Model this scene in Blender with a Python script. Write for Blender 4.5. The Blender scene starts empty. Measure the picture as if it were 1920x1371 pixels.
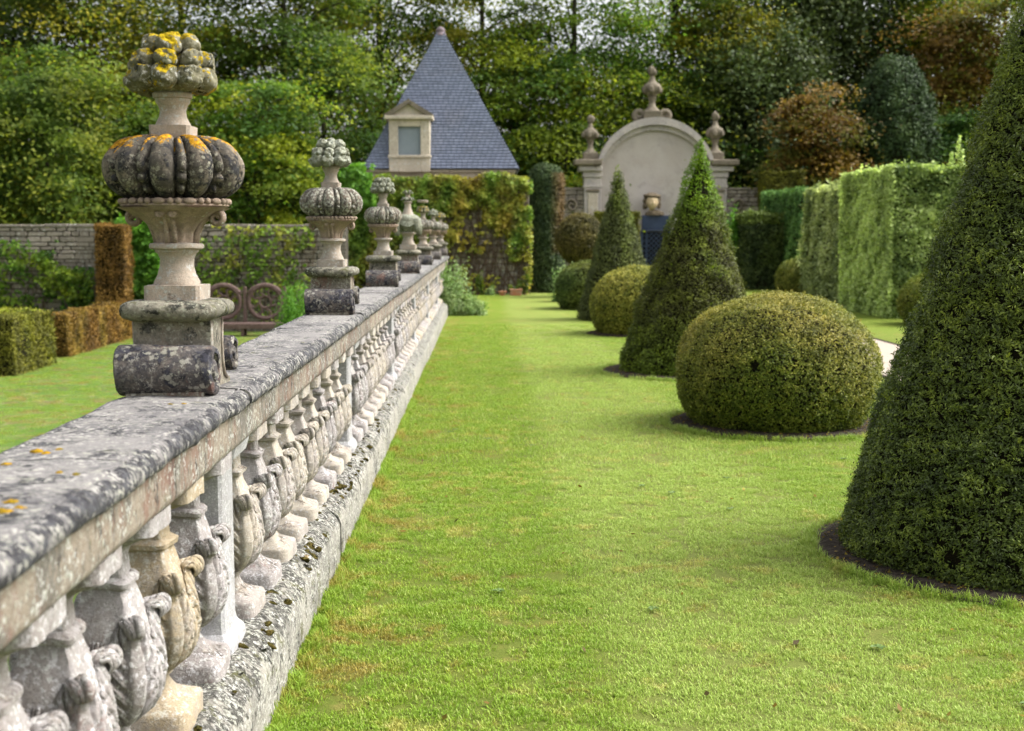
import bpy, bmesh, math, random
import numpy as np
from mathutils import Vector, Matrix, Euler
R = math.radians
PI = math.pi
C = bpy.context.scene.collection
scene = bpy.context.scene

# ------------------------------------------------------------------ camera
F = 2400.0
PITCH, YAW, EYE = R(5.93), R(1.24), 1.65
cd = bpy.data.cameras.new('camera')
cam = bpy.data.objects.new('camera', cd)
C.objects.link(cam)
cam.location = (0, 0, EYE)
cam.rotation_euler = (R(90) - PITCH, 0, -YAW)
cd.sensor_width = 36
cd.lens = F / 1920 * 36
cd.clip_end = 1500
cd.clip_start = 0.05
cd.dof.use_dof = True
cd.dof.focus_distance = 5.1
cd.dof.aperture_fstop = 4.2
scene.camera = cam
# ------------------------------------------------------------------ light
SUN_EL, SUN_AZ = 50, 82          # azimuth measured clockwise from +Y (north)
w = bpy.data.worlds.new('World')
scene.world = w
w.use_nodes = True
wn = w.node_tree
wn.nodes.clear()
sky = wn.nodes.new('ShaderNodeTexSky')
sky.sky_type = 'NISHITA'
sky.sun_disc = False
sky.sun_elevation = R(SUN_EL)
sky.sun_rotation = R(SUN_AZ)
sky.air_density = 1.0
sky.dust_density = 7.0
sky.ozone_density = 1.0
hs = wn.nodes.new('ShaderNodeHueSaturation')
hs.inputs['Saturation'].default_value = 0.22
bg = wn.nodes.new('ShaderNodeBackground')
bg.inputs[1].default_value = 0.15
wo = wn.nodes.new('ShaderNodeOutputWorld')
wn.links.new(sky.outputs[0], hs.inputs['Color'])
wn.links.new(hs.outputs[0], bg.inputs[0])
wn.links.new(bg.outputs[0], wo.inputs[0])
sd = bpy.data.lights.new('sun', 'SUN')
sd.energy = 1.05
sd.angle = R(30)
sd.color = (1, 0.985, 0.965)
so = bpy.data.objects.new('sun', sd)
C.objects.link(so)
az, el = R(SUN_AZ), R(SUN_EL)
dirv = Vector((math.sin(az) * math.cos(el), math.cos(az) * math.cos(el), math.sin(el)))
so.rotation_euler = dirv.to_track_quat('Z', 'Y').to_euler()
so.location = (0, 0, 30)
scene.view_settings.view_transform = 'Standard'
scene.view_settings.look = 'None'
scene.view_settings.exposure = 1.48
scene.view_settings.gamma = 1
scene.view_settings.use_curve_mapping = False
scene.render.engine = 'CYCLES'
scene.cycles.use_denoising = True
scene.cycles.max_bounces = 6
scene.cycles.transparent_max_bounces = 4

rng = np.random.default_rng(7)
random.seed(5)
cmat = cam.rotation_euler.to_matrix()


def at(px, py, Y):
    """point of the place that stands at distance Y and shows at photo pixel px, py"""
    d = cmat @ Vector(((px - 960) / F, (685.5 - py) / F, -1))
    k = Y / d.y
    return Vector((d.x * k, Y, EYE + d.z * k))


# ------------------------------------------------------------------ helpers
def link(o, parent=None):
    C.objects.link(o)
    if parent:
        o.parent = parent
    return o


def tag(o, label=None, cat=None, group=None, kind=None):
    for k, v in (('label', label), ('category', cat), ('group', group), ('kind', kind)):
        if v:
            o[k] = v
    return o


def thing(name, label, cat, loc=(0, 0, 0), rz=0, group=None):
    o = bpy.data.objects.new(name, None)
    o.empty_display_size = 0.1
    o.location = loc
    o.rotation_euler = (0, 0, rz)
    C.objects.link(o)
    return tag(o, label, cat, group)


def part(name, me, mat=None, parent=None, loc=(0, 0, 0), rot=(0, 0, 0), sc=(1, 1, 1)):
    if mat and not me.materials:
        me.materials.append(mat)
    o = bpy.data.objects.new(name, me)
    o.location = loc
    o.rotation_euler = rot
    o.scale = sc
    return link(o, parent)


def copy_tree(o, parent=None):
    c = o.copy()
    C.objects.link(c)
    c.parent = parent
    for ch in list(o.children):
        copy_tree(ch, c)
    return c


def mesh_np(name, V, Fc, smooth=False, attrs=None):
    """V (n,3), Fc (m,k) with equal k"""
    V = np.asarray(V, dtype=np.float32)
    Fc = np.asarray(Fc, dtype=np.int32)
    me = bpy.data.meshes.new(name)
    me.vertices.add(len(V))
    me.vertices.foreach_set('co', V.ravel())
    m, k = Fc.shape
    me.loops.add(m * k)
    me.loops.foreach_set('vertex_index', Fc.ravel())
    me.polygons.add(m)
    me.polygons.foreach_set('loop_start', np.arange(0, m * k, k, dtype=np.int32))
    if smooth:
        me.polygons.foreach_set('use_smooth', np.ones(m, dtype=bool))
    me.update(calc_edges=True)
    for n, a in (attrs or {}).items():
        at_ = me.attributes.new(n, 'FLOAT', 'FACE')
        at_.data.foreach_set('value', np.asarray(a, dtype=np.float32))
    return me


def bm_mesh(name, bm, smooth=None):
    me = bpy.data.meshes.new(name)
    bmesh.ops.recalc_face_normals(bm, faces=bm.faces)
    bm.to_mesh(me)
    bm.free()
    if smooth is not None:
        me.polygons.foreach_set('use_smooth', [smooth] * len(me.polygons))
    return me


def add_box(bm, lo, hi, bev=0.0, seg=1, rot=None, pivot=None):
    r = bmesh.ops.create_cube(bm, size=1.0)
    vs = r['verts']
    lo, hi = Vector(lo), Vector(hi)
    for v in vs:
        v.co = Vector([(lo[i] + hi[i]) / 2 + v.co[i] * (hi[i] - lo[i]) for i in range(3)])
    if bev:
        es = list({e for v in vs for e in v.link_edges})
        g = bmesh.ops.bevel(bm, geom=es, offset=bev, segments=seg, affect='EDGES', profile=0.6)
        vs = list({v for f in g['faces'] for v in f.verts} | {v for v in vs if v.is_valid})
    if rot is not None:
        bmesh.ops.rotate(bm, verts=vs, cent=pivot or (lo + hi) / 2, matrix=rot)
    return vs


def box(name, lo, hi, bev=0.0, seg=1):
    bm = bmesh.new()
    add_box(bm, lo, hi, bev, seg)
    return bm_mesh(name, bm)


def sines(P, freq, seed=0, n=7):
    r = np.random.default_rng(seed)
    out = np.zeros(len(P))
    for i in range(n):
        d = r.normal(size=3)
        d /= np.linalg.norm(d)
        out += np.sin(P @ d * freq * (0.6 + 1.1 * r.random()) * 2 * PI + r.random() * 9)
    return out / (n ** 0.5)


def rough(me, amp, freq, seed=0):
    """wear the surface: push vertices about by smooth noise"""
    n = len(me.vertices)
    co = np.empty(n * 3, dtype=np.float32)
    me.vertices.foreach_get('co', co)
    P = co.reshape(-1, 3).astype(float)
    D = np.stack([sines(P, freq, seed + k) + .5 * sines(P, freq * 2.7, seed + 10 + k) for k in range(3)], 1)
    P = P + D * amp * .5
    me.vertices.foreach_set('co', P.astype(np.float32).ravel())
    me.update()
    return me


def grid_mesh(name, nu, nv, fn, closed_v=False, smooth=True):
    V = []
    for i in range(nu):
        for j in range(nv):
            V.append(fn(i / (nu - 1), j / (nv if closed_v else nv - 1)))
    Fc = []
    for i in range(nu - 1):
        for j in range(nv if closed_v else nv - 1):
            j2 = (j + 1) % nv
            Fc.append((i * nv + j, i * nv + j2, (i + 1) * nv + j2, (i + 1) * nv + j))
    return mesh_np(name, V, Fc, smooth)


def sq(a, ex):
    """unit superellipse point: ex 2 = round, large = square"""
    c, s = math.cos(a), math.sin(a)
    k = (abs(c) ** ex + abs(s) ** ex) ** (-1 / ex)
    return c * k, s * k


def lathe(name, prof, n=32, smooth=True, cap=True):
    """prof: (z, rx, ry, exponent)"""
    V, Fc = [], []
    for (z, rx, ry, ex) in prof:
        for j in range(n):
            a = 2 * PI * (j + .5) / n
            c, s = sq(a, ex)
            V.append((c * rx, s * ry, z))
    for i in range(len(prof) - 1):
        for j in range(n):
            j2 = (j + 1) % n
            Fc.append((i * n + j, i * n + j2, (i + 1) * n + j2, (i + 1) * n + j))
    bm = bmesh.new()
    vs = [bm.verts.new(v) for v in V]
    for f in Fc:
        bm.faces.new([vs[k] for k in f])
    if cap:
        bm.faces.new(vs[:n][::-1])
        bm.faces.new(vs[-n:])
    me = bm_mesh(name, bm, smooth)
    if smooth:
        sharpen(me, 40)
    return me


def sharpen(me, deg=35):
    bm = bmesh.new()
    bm.from_mesh(me)
    for e in bm.edges:
        if len(e.link_faces) == 2 and e.calc_face_angle(0) > R(deg):
            e.smooth = False
    for f in bm.faces:
        f.smooth = True
    bm.to_mesh(me)
    bm.free()
    return me


def rp(pts, ex=2):
    return [(z, r, r, ex) for z, r in pts]


def extrude_profile(name, prof, y0, y1, ny, smooth=True):
    """closed X-Z outline swept along Y, capped"""
    n = len(prof)
    bm = bmesh.new()
    rows = []
    for i in range(ny + 1):
        y = y0 + (y1 - y0) * i / ny
        rows.append([bm.verts.new((x, y, z)) for x, z in prof])
    for i in range(ny):
        for j in range(n):
            j2 = (j + 1) % n
            bm.faces.new((rows[i][j], rows[i][j2], rows[i + 1][j2], rows[i + 1][j]))
    bm.faces.new(rows[0][::-1])
    bm.faces.new(rows[-1])
    me = bm_mesh(name, bm, smooth)
    return sharpen(me, 38)


def tube(bm, pts, r0, r1, n=6):
    """a tapering limb along pts"""
    rings = []
    m = len(pts)
    for i, p in enumerate(pts):
        p = Vector(p)
        d = Vector(pts[min(i + 1, m - 1)]) - Vector(pts[max(i - 1, 0)])
        d = d.normalized() if d.length > 0 else Vector((0, 0, 1))
        a = d.orthogonal().normalized()
        b = d.cross(a)
        r = r0 + (r1 - r0) * i / max(1, m - 1)
        rings.append([bm.verts.new(p + (a * math.cos(t) + b * math.sin(t)) * r)
                      for t in [2 * PI * k / n for k in range(n)]])
    for i in range(m - 1):
        # pick the rotation of the next ring that twists least
        best = min(range(n), key=lambda s: (rings[i][0].co - rings[i + 1][s].co).length)
        nxt = rings[i + 1][best:] + rings[i + 1][:best]
        rings[i + 1] = nxt
        for k in range(n):
            bm.faces.new((rings[i][k], rings[i][(k + 1) % n], nxt[(k + 1) % n], nxt[k]))
    bm.faces.new(rings[-1])
    bm.faces.new(rings[0][::-1])


# ------------------------------------------------------------------ materials
class NT:
    def __init__(s, name):
        s.m = bpy.data.materials.new(name)
        s.m.use_nodes = True
        s.t = s.m.node_tree
        s.t.nodes.clear()
        s.out = s.n('ShaderNodeOutputMaterial')
        s.geo = s.n('ShaderNodeNewGeometry')

    def n(s, ty, **kw):
        nd = s.t.nodes.new(ty)
        for k, v in kw.items():
            setattr(nd, k, v)
        return nd

    def l(s, a, b):
        s.t.links.new(a, b)

    def noise(s, scale, detail=4, rough_=0.55, vec=None, dist=0.0, out=0, stretch=None):
        nd = s.n('ShaderNodeTexNoise')
        nd.inputs['Scale'].default_value = scale
        nd.inputs['Detail'].default_value = detail
        nd.inputs['Roughness'].default_value = rough_
        nd.inputs['Distortion'].default_value = dist
        v = vec or s.geo.outputs['Position']
        if stretch:
            mp = s.n('ShaderNodeMapping')
            mp.inputs['Scale'].default_value = stretch
            s.l(v, mp.inputs[0])
            v = mp.outputs[0]
        s.l(v, nd.inputs['Vector'])
        return nd.outputs[out]

    def vor(s, scale, feature='F1', out='Distance', vec=None, rand=1.0):
        nd = s.n('ShaderNodeTexVoronoi', feature=feature)
        nd.inputs['Scale'].default_value = scale
        nd.inputs['Randomness'].default_value = rand
        s.l(vec or s.geo.outputs['Position'], nd.inputs['Vector'])
        return nd.outputs[out]

    def step(s, v, lo, hi, a=0.0, b=1.0):
        nd = s.n('ShaderNodeMapRange')
        nd.interpolation_type = 'SMOOTHSTEP'
        for k, x in zip(('From Min', 'From Max', 'To Min', 'To Max'), (lo, hi, a, b)):
            nd.inputs[k].default_value = x
        s.l(v, nd.inputs['Value'])
        return nd.outputs[0]

    def math(s, op, a, b=None):
        nd = s.n('ShaderNodeMath', operation=op)
        for i, x in enumerate((a, b)):
            if x is None:
                continue
            if isinstance(x, (int, float)):
                nd.inputs[i].default_value = x
            else:
                s.l(x, nd.inputs[i])
        return nd.outputs[0]

    def mix(s, fac, a, b, mode='MIX'):
        nd = s.n('ShaderNodeMix', data_type='RGBA', blend_type=mode)
        for i, x in ((0, fac), (6, a), (7, b)):
            if isinstance(x, (int, float)):
                nd.inputs[i].default_value = x
            elif isinstance(x, (tuple, list)):
                nd.inputs[i].default_value = (*x[:3], 1)
            else:
                s.l(x, nd.inputs[i])
        return nd.outputs[2]

    def ramp(s, v, stops):
        nd = s.n('ShaderNodeValToRGB')
        cr = nd.color_ramp
        while len(cr.elements) < len(stops):
            cr.elements.new(0.5)
        for e, (p, c) in zip(cr.elements, stops):
            e.position = p
            e.color = (*c, 1)
        s.l(v, nd.inputs[0])
        return nd.outputs[0]

    def attr(s, name):
        nd = s.n('ShaderNodeAttribute')
        nd.attribute_name = name
        return nd.outputs['Fac']

    def bump(s, h, strength=0.5, dist=0.01, nrm=None):
        nd = s.n('ShaderNodeBump')
        nd.inputs['Strength'].default_value = strength
        nd.inputs['Distance'].default_value = dist
        s.l(h, nd.inputs['Height'])
        if nrm:
            s.l(nrm, nd.inputs['Normal'])
        return nd.outputs[0]

    def bsdf(s, col, rough_=0.9, spec=0.2, nrm=None, metal=0):
        nd = s.n('ShaderNodeBsdfPrincipled')
        if isinstance(col, (tuple, list)):
            nd.inputs['Base Color'].default_value = (*col[:3], 1)
        else:
            s.l(col, nd.inputs['Base Color'])
        if isinstance(rough_, (int, float)):
            nd.inputs['Roughness'].default_value = rough_
        else:
            s.l(rough_, nd.inputs['Roughness'])
        nd.inputs['Specular IOR Level'].default_value = spec
        nd.inputs['Metallic'].default_value = metal
        if nrm:
            s.l(nrm, nd.inputs['Normal'])
        return nd.outputs[0]

    def done(s, sh):
        s.l(sh, s.out.inputs[0])
        return s.m


def stone(name, base, base2, crust=(0.035, 0.034, 0.036), crust_lo=0.55, up_crust=0.0, white=0.25, wsc=60,
          orange=0.0, up_orange=0.0, ocol=(0.5, 0.27, 0.02), red=0.0, green=0.0, bump=0.6, fine=180, ext=None, k=1.0, edge=None, wcol=(0.50, .49, .46), sc=1.0, streak=1.0):
    """limestone: mottled base, sooty crust, flecks and rosettes of pale lichen, orange and green lichen"""
    base, base2 = [tuple(x * k for x in c_) for c_ in (base, base2)]
    wcol = tuple(x * (.5 + .5 * k) for x in wcol)
    t = NT(name)
    up = t.n('ShaderNodeSeparateXYZ')
    t.l(t.geo.outputs['Normal'], up.inputs[0])
    upz = t.step(up.outputs[2], 0.15, 0.8)
    st = (1, 1, streak)
    big = t.noise(3.2 * sc, 5, .6)
    mid = t.noise(13 * sc, 8, .72, dist=.3, stretch=st)
    fleck = t.noise(48 * sc, 7, .75, stretch=st)
    grain = t.noise(fine, 3, .7)
    c = t.mix(t.step(t.math('ADD', big, t.math('MULTIPLY', t.math('SUBTRACT', fleck, .5), .9)), .40, .60), base, base2)
    c = t.mix(t.step(grain, .38, .68, 0, .35), c, tuple(x * .38 for x in base2))
    if red:
        c = t.mix(t.step(t.noise(6 * sc, 7, .7, dist=.4, stretch=(1, 1, .5)), .60 - red, .68 - red, 0, .6), c, (0.17, .085, .065))
    f = t.math('ADD', mid, t.math('MULTIPLY', upz, up_crust))
    if edge:
        ps = t.n('ShaderNodeSeparateXYZ')
        t.l(t.geo.outputs['Position'], ps.inputs[0])
        dx = t.math('ABSOLUTE', t.math('SUBTRACT', ps.outputs[0], edge[0]))
        f = t.math('ADD', f, t.step(dx, edge[1], edge[2], 0, edge[3]))
    f2 = t.math('ADD', f, t.math('MULTIPLY', t.math('SUBTRACT', fleck, .5), .35))
    cr = t.step(f2, crust_lo, crust_lo + .07)
    c = t.mix(t.math('MULTIPLY', cr, .92), c, t.mix(t.step(t.noise(34, 5, .7), .4, .62), crust, tuple(x * 3.4 for x in crust)))
    if green:
        c = t.mix(t.step(t.noise(9, 6, .7, dist=.4), .64 - green, .72 - green, 0, .75), c, (0.085, .085, .028))
    wob = t.n('ShaderNodeVectorMath', operation='ADD')
    t.l(t.geo.outputs['Position'], wob.inputs[0])
    nv = t.n('ShaderNodeVectorMath', operation='SCALE')
    nv.inputs['Scale'].default_value = 0.016
    t.l(t.noise(70, 4, .7, out=1), nv.inputs[0])
    t.l(nv.outputs[0], wob.inputs[1])
    if white:
        v1 = t.step(t.vor(wsc, vec=wob.outputs[0]), .20, .27, 1, 0)
        gate = t.step(t.noise(8 * sc, 5, .7), .60 - white * .3, .66 - white * .3)
        fl = t.step(t.noise(62 * sc, 8, .78), .60 - white * .13, .635 - white * .13)
        wf = t.math('MULTIPLY', t.math('MAXIMUM', v1, fl), t.math('MAXIMUM', gate, t.math('MULTIPLY', fl, .35)))
        c = t.mix(t.math('MULTIPLY', wf, .85), c, t.mix(t.step(t.noise(17, 3), .4, .6), wcol, (wcol[0] * .84, wcol[1] * .86, wcol[2] * .79)))
    if orange or up_orange:
        f = t.math('ADD', t.noise(12 * sc, 8, .75, dist=.3), t.math('MULTIPLY', upz, up_orange))
        of = t.step(f, .72 - orange, .745 - orange)
        c = t.mix(of, c, t.mix(t.step(t.noise(80, 4, .7), .38, .62), ocol, tuple(x * .4 for x in ocol)))
    hgt = t.math('ADD', t.noise(24, 9, .72), t.math('MULTIPLY', grain, .3))
    hgt = t.math('ADD', hgt, t.math('MULTIPLY', cr, .15))
    nrm = t.bump(hgt, bump, .012)
    return t.done(t.bsdf(c, .93, .12, nrm))


def foliage(name, A, B=None, trans=0.25, rough_=.55, spec=.14, gain=1.3):
    """A, B: (dark, mid, light); per-leaf attribute rnd picks within, tone picks between A and B"""
    t = NT(name)
    r = t.attr('rnd')
    ca = t.ramp(r, [(0, A[0]), (.5, A[1]), (1, A[2])])
    if B:
        cb = t.ramp(r, [(0, B[0]), (.5, B[1]), (1, B[2])])
        ca = t.mix(t.attr('tone'), ca, cb)
    ca = t.mix(1.0, ca, (gain, gain * .98, gain), 'MULTIPLY')
    p = t.bsdf(ca, rough_, spec)
    if trans:
        tr = t.n('ShaderNodeBsdfTranslucent')
        t.l(t.mix(1.0, ca, (1.5, 1.55, .9), 'MULTIPLY'), tr.inputs[0])
        mx = t.n('ShaderNodeMixShader')
        mx.inputs[0].default_value = trans
        t.l(p, mx.inputs[1])
        t.l(tr.outputs[0], mx.inputs[2])
        p = mx.outputs[0]
    return t.done(p)


def simple(name, col, col2=None, sc=6, rough_=.8, spec=.25, bump=.2, bs=40, bd=.01):
    t = NT(name)
    c = col if col2 is None else t.mix(t.step(t.noise(sc, 5, .6), .35, .65), col, col2)
    nrm = t.bump(t.noise(bs, 5, .6), bump, bd) if bump else None
    return t.done(t.bsdf(c, rough_, spec, nrm))


def grass_colour(t, blade):
    X = t.n('ShaderNodeSeparateXYZ')
    t.l(t.geo.outputs['Position'], X.inputs[0])
    x = X.outputs[0]
    n1 = t.noise(.9, 5, .65)
    n2 = t.noise(4.5, 5, .7)
    n3 = t.noise(38, 3, .7)
    lush, pale, dry, brown = (0.132, 0.215, 0.018), (0.238, 0.305, 0.068), (0.34, 0.28, 0.085), (0.235, 0.145, 0.038)
    c = t.mix(t.step(n2, .35, .68), lush, (0.178, .248, .024))
    # mowing stripe: the nap lies the other way from about x = 0.45 to 1.7
    wx = t.math('ADD', x, t.math('MULTIPLY', t.math('SUBTRACT', n1, .5), .5))
    stripe = t.math('MULTIPLY', t.step(wx, .3, .65), t.step(wx, 1.5, 2.1, 1, .25))
    c = t.mix(t.math('MULTIPLY', stripe, .75), c, pale)
    c = t.mix(t.math('MULTIPLY', t.step(t.math('ADD', n2, t.math('MULTIPLY', n1, .7)), .90, 1.06), .6), c, dry)
    edge = t.math('ADD', t.step(x, -.85, .25, .09, 0), t.noise(2.6, 6, .75, dist=.3))
    c = t.mix(t.math('MULTIPLY', t.step(edge, .57, .70), .7), c, brown)
    if blade:
        r = t.attr('rnd')
        c = t.mix(1.0, c, (1.55, 1.56, 1.5), 'MULTIPLY')
        c = t.mix(t.step(r, .0, .5, .35, 0), c, (0.08, .13, .008))
        c = t.mix(t.step(r, .74, 1.0, 0, .6), c, (0.40, .40, .15))
    else:
        # shade between the standing blades is painted into the near sheet; far off the sheet itself is the sward
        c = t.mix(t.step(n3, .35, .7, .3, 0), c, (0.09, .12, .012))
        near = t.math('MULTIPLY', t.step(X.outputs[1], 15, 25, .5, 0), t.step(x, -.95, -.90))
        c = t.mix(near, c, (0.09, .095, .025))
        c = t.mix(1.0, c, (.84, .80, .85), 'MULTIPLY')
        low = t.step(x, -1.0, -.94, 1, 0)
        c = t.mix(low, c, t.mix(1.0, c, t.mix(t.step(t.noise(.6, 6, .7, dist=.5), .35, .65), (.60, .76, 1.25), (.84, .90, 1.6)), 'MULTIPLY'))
    return c


def grass_mat(name, blade):
    t = NT(name)
    c = grass_colour(t, blade)
    if blade:
        p = t.bsdf(c, .55, .25)
        tr = t.n('ShaderNodeBsdfTranslucent')
        t.l(c, tr.inputs[0])
        mx = t.n('ShaderNodeMixShader')
        mx.inputs[0].default_value = .35
        t.l(p, mx.inputs[1])
        t.l(tr.outputs[0], mx.inputs[2])
        return t.done(mx.outputs[0])
    h = t.math('ADD', t.noise(60, 6, .8), t.noise(7, 3))
    return t.done(t.bsdf(c, .9, .1, t.bump(h, .6, .02)))


M = {}
M['lawn'] = grass_mat('lawn', False)
M['blade'] = grass_mat('grass_blade', True)
M['soil'] = simple('soil', (0.022, 0.017, 0.012), (0.055, .044, .034), 25, .95, .1, .9, 60, .03)
M['litter'] = simple('leaf_litter', (0.02, .02, .01), (0.05, .04, .02), 8, .95, .1, .8, 30, .05)
M['gravel'] = simple('gravel', (0.30, .25, .20), (0.36, .31, .255), 60, .95, .1, .6, 160, .01)
M['coping'] = stone('weathered_coping_stone', (0.21, .198, .188), (0.135, .128, .127), crust=(.018, .018, .020), crust_lo=.54, up_crust=.0, white=.55, wsc=34, sc=.7,
                    orange=.0, up_orange=.045, ocol=(.30, .17, .03), red=.0, green=.03, bump=.9, edge=(-.94, .13, .168, .13), wcol=(.36, .345, .315))
M['frieze'] = stone('weathered_frieze_stone', (0.27, .225, .175), (0.15, .135, .115), crust=(.035, .03, .027), crust_lo=.575, up_crust=.1, white=.5, wsc=36,
                    red=.10, green=.02, bump=.7, streak=.45, wcol=(.48, .48, .45))
BK = .55
M['baluster'] = stone('pale_baluster_stone', (0.70, .62, .50), (0.55, .49, .44), crust=(.09, .075, .06), crust_lo=.70, up_crust=.17, white=.45, wsc=50, bump=.8, k=BK, wcol=(.62, .60, .58))
M['baluster_grey'] = stone('grey_baluster_stone', (0.56, .52, .50), (0.46, .41, .38), crust=(.08, .07, .06), crust_lo=.68, up_crust=.17, white=.55, wsc=45, red=.03, bump=.8, k=BK, wcol=(.66, .64, .64))
M['baluster_ochre'] = stone('ochre_baluster_stone', (0.60, .48, .31), (0.52, .45, .36), crust=(.09, .07, .05), crust_lo=.70, white=.5, wsc=60, bump=.7, k=BK, wcol=(.60, .56, .50))
M['pilaster'] = stone('whitened_pilaster_stone', (0.62, .61, .61), (0.52, .50, .49), crust=(.15, .14, .14), crust_lo=.74, white=.55, wsc=45, bump=.6, k=.54, streak=.5, wcol=(.6, .6, .6))
M['plinth'] = stone('lichened_plinth_stone', (0.30, .28, .24), (0.20, .19, .165), edge=(-.94, .200, .211, -.07), crust=(.026, .025, .022), crust_lo=.49, up_crust=.07, white=.62, wsc=32,
                    orange=.0, up_orange=.06, ocol=(.27, .17, .04), green=.08, bump=1.0, wcol=(.47, .46, .42))
M['scroll'] = stone('black_crusted_stone', (0.14, .118, .10), (0.075, .068, .068), crust=(.015, .015, .019), crust_lo=.485, white=.5, wsc=26, red=.03, bump=.8, wcol=(.32, .30, .26))
M['pedestal'] = stone('mottled_pedestal_stone', (0.27, .235, .18), (0.16, .145, .115), crust=(.025, .024, .022), crust_lo=.55, white=.5, wsc=30, red=.08, green=.03, bump=.8, wcol=(.4, .38, .32))
M['slab'] = stone('lichened_slab_stone', (0.26, .235, .18), (0.15, .14, .11), crust=(.018, .018, .015), crust_lo=.50, white=.45, wsc=38, green=.10, bump=.9, wcol=(.36, .35, .28))
M['neck'] = stone('pale_neck_stone', (0.62, .51, .40), (0.50, .43, .35), crust=(.09, .075, .06), crust_lo=.64, white=.5, wsc=40, bump=.5, k=.56)
M['capital'] = stone('warm_capital_stone', (0.58, .44, .33), (0.42, .32, .24), crust=(.10, .075, .055), crust_lo=.66, white=.2, wsc=50, bump=.5, k=.56)
M['gourd'] = stone('dark_gourd_stone', (0.21, .175, .13), (0.08, .07, .058), crust=(.012, .012, .013), crust_lo=.495, white=.42, wsc=38,
                   orange=-.04, up_orange=.31, ocol=(.50, .25, .012), bump=.9, wcol=(.30, .28, .22))
M['gourd_pale'] = stone('spotted_gourd_stone', (0.17, .135, .105), (0.11, .095, .08), crust=(.028, .025, .022), crust_lo=.54, white=.75, wsc=26,
                        orange=.0, up_orange=.07, ocol=(.36, .22, .03), bump=.9, wcol=(.4, .4, .34))
M['fruit'] = stone('lichen_covered_fruit_stone', (0.20, .185, .12), (0.13, .12, .075), crust=(.018, .018, .012), crust_lo=.545, white=.45, wsc=26,
                   orange=.15, up_orange=.10, ocol=(.42, .30, .008), green=.08, bump=1.0, wcol=(.42, .41, .36))
M['fruit_grey'] = stone('grey_lichened_fruit_stone', (0.21, .21, .155), (0.13, .13, .09), crust=(.025, .025, .018), crust_lo=.60, white=.6, wsc=28,
                        orange=.03, ocol=(.30, .18, .03), green=.08, bump=.9, wcol=(.40, .42, .36))
M['moss'] = simple('moss', (0.10, .085, .012), (0.30, .17, .01), 30, .95, .05, .9, 120, .01)
M['moss_dark'] = simple('dark_moss', (0.035, .036, .010), (0.11, .085, .025), 60, .95, .05, 1.0, 150, .012)
M['wallstone'] = stone('rubble_stone', (0.25, .215, .17), (0.17, .15, .12), crust=(.06, .052, .042), crust_lo=.60, white=.35, wsc=9, bump=.7, fine=40, sc=.3)
M['wallstone_pale'] = stone('pale_rubble_stone', (0.33, .29, .235), (0.25, .215, .17), crust=(.09, .075, .06), crust_lo=.64, white=.35, wsc=9, bump=.7, fine=40, sc=.3)
M['mortar'] = simple('mortar', (0.075, .066, .052), (0.11, .1, .08), 4, .95, .1, .6, 30, .02)
M['ashlar'] = stone('ashlar_stone', (0.56, .49, .385), (0.43, .375, .295), crust=(.09, .078, .06), crust_lo=.62, white=.35, wsc=7, bump=.5, fine=40, sc=.3)
M['archstone'] = stone('weathered_arch_stone', (0.50, .45, .40), (0.38, .345, .32), crust=(.10, .085, .07), crust_lo=.60, up_crust=.1, white=.4, wsc=7, bump=.5, fine=40, sc=.3, wcol=(.42, .41, .40))
M['urnstone'] = stone('mossy_urn_stone', (0.23, .195, .145), (0.16, .135, .10), crust=(.04, .034, .026), crust_lo=.56, white=.25, wsc=9, bump=.7, fine=40, sc=.4, wcol=(.3, .28, .22))


def plaster_mat():
    t = NT('stained_plaster')
    c = t.mix(t.step(t.noise(.7, 5, .6), .35, .7), (0.40, .355, .31), (0.46, .42, .38))
    c = t.mix(t.step(t.noise(1.6, 7, .7, dist=.6), .50, .72, 0, .6), c, (0.26, .235, .215))
    c = t.mix(t.step(t.noise(9, 5, .7), .60, .7, 0, .5), c, (0.34, .32, .30))
    return t.done(t.bsdf(c, .95, .1, t.bump(t.noise(14, 6, .6), .4, .02)))


M['plaster'] = plaster_mat()


def slate_mat():
    t = NT('blue_slate')
    c = t.ramp(t.attr('rnd'), [(0, (0.14, .162, .225)), (.5, (0.175, .202, .282)), (1, (0.215, .245, .335))])
    c = t.mix(t.step(t.noise(1.1, 5, .6), .5, .75, 0, .35), c, (0.17, .17, .20))
    return t.done(t.bsdf(c, .55, .4, t.bump(t.noise(20, 4), .2, .01)))


M['slate'] = slate_mat()
M['terracotta'] = simple('terracotta', (0.42, .16, .08), (0.36, .2, .13), 9)
M['blue_paint'] = simple('blue_paint', (0.02, .036, .075), (0.028, .046, .09), 3, .45, .4, .1, 20, .005)
M['grey_paint'] = simple('grey_blue_paint', (0.19, .225, .25), (0.22, .255, .28), 2, .5, .3, .05)
M['wood'] = simple('weathered_pink_wood', (0.095, .06, .05), (0.14, .095, .085), 14, .8, .2, .5, 50, .01)
M['bark'] = simple('bark', (0.03, .025, .018), (0.07, .06, .045), 6, .95, .1, 1.0, 18, .05)
M['twig'] = simple('twig', (0.09, .06, .04), (0.14, .10, .07), 12, .95, .1, .4)
M['yew_inner'] = simple('yew_dark_core', (0.010, .012, .005), (0.022, .018, .009), 30, .95, .05, 1.0, 60, .04)
M['bust_pale'] = simple('cream_bust_stone', (0.62, .50, .32), (0.50, .37, .21), 14, .8, .2, .3)
M['bust_dark'] = simple('brown_bust_stone', (0.17, .135, .09), (0.10, .08, .055), 14, .9, .1, .5)

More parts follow.
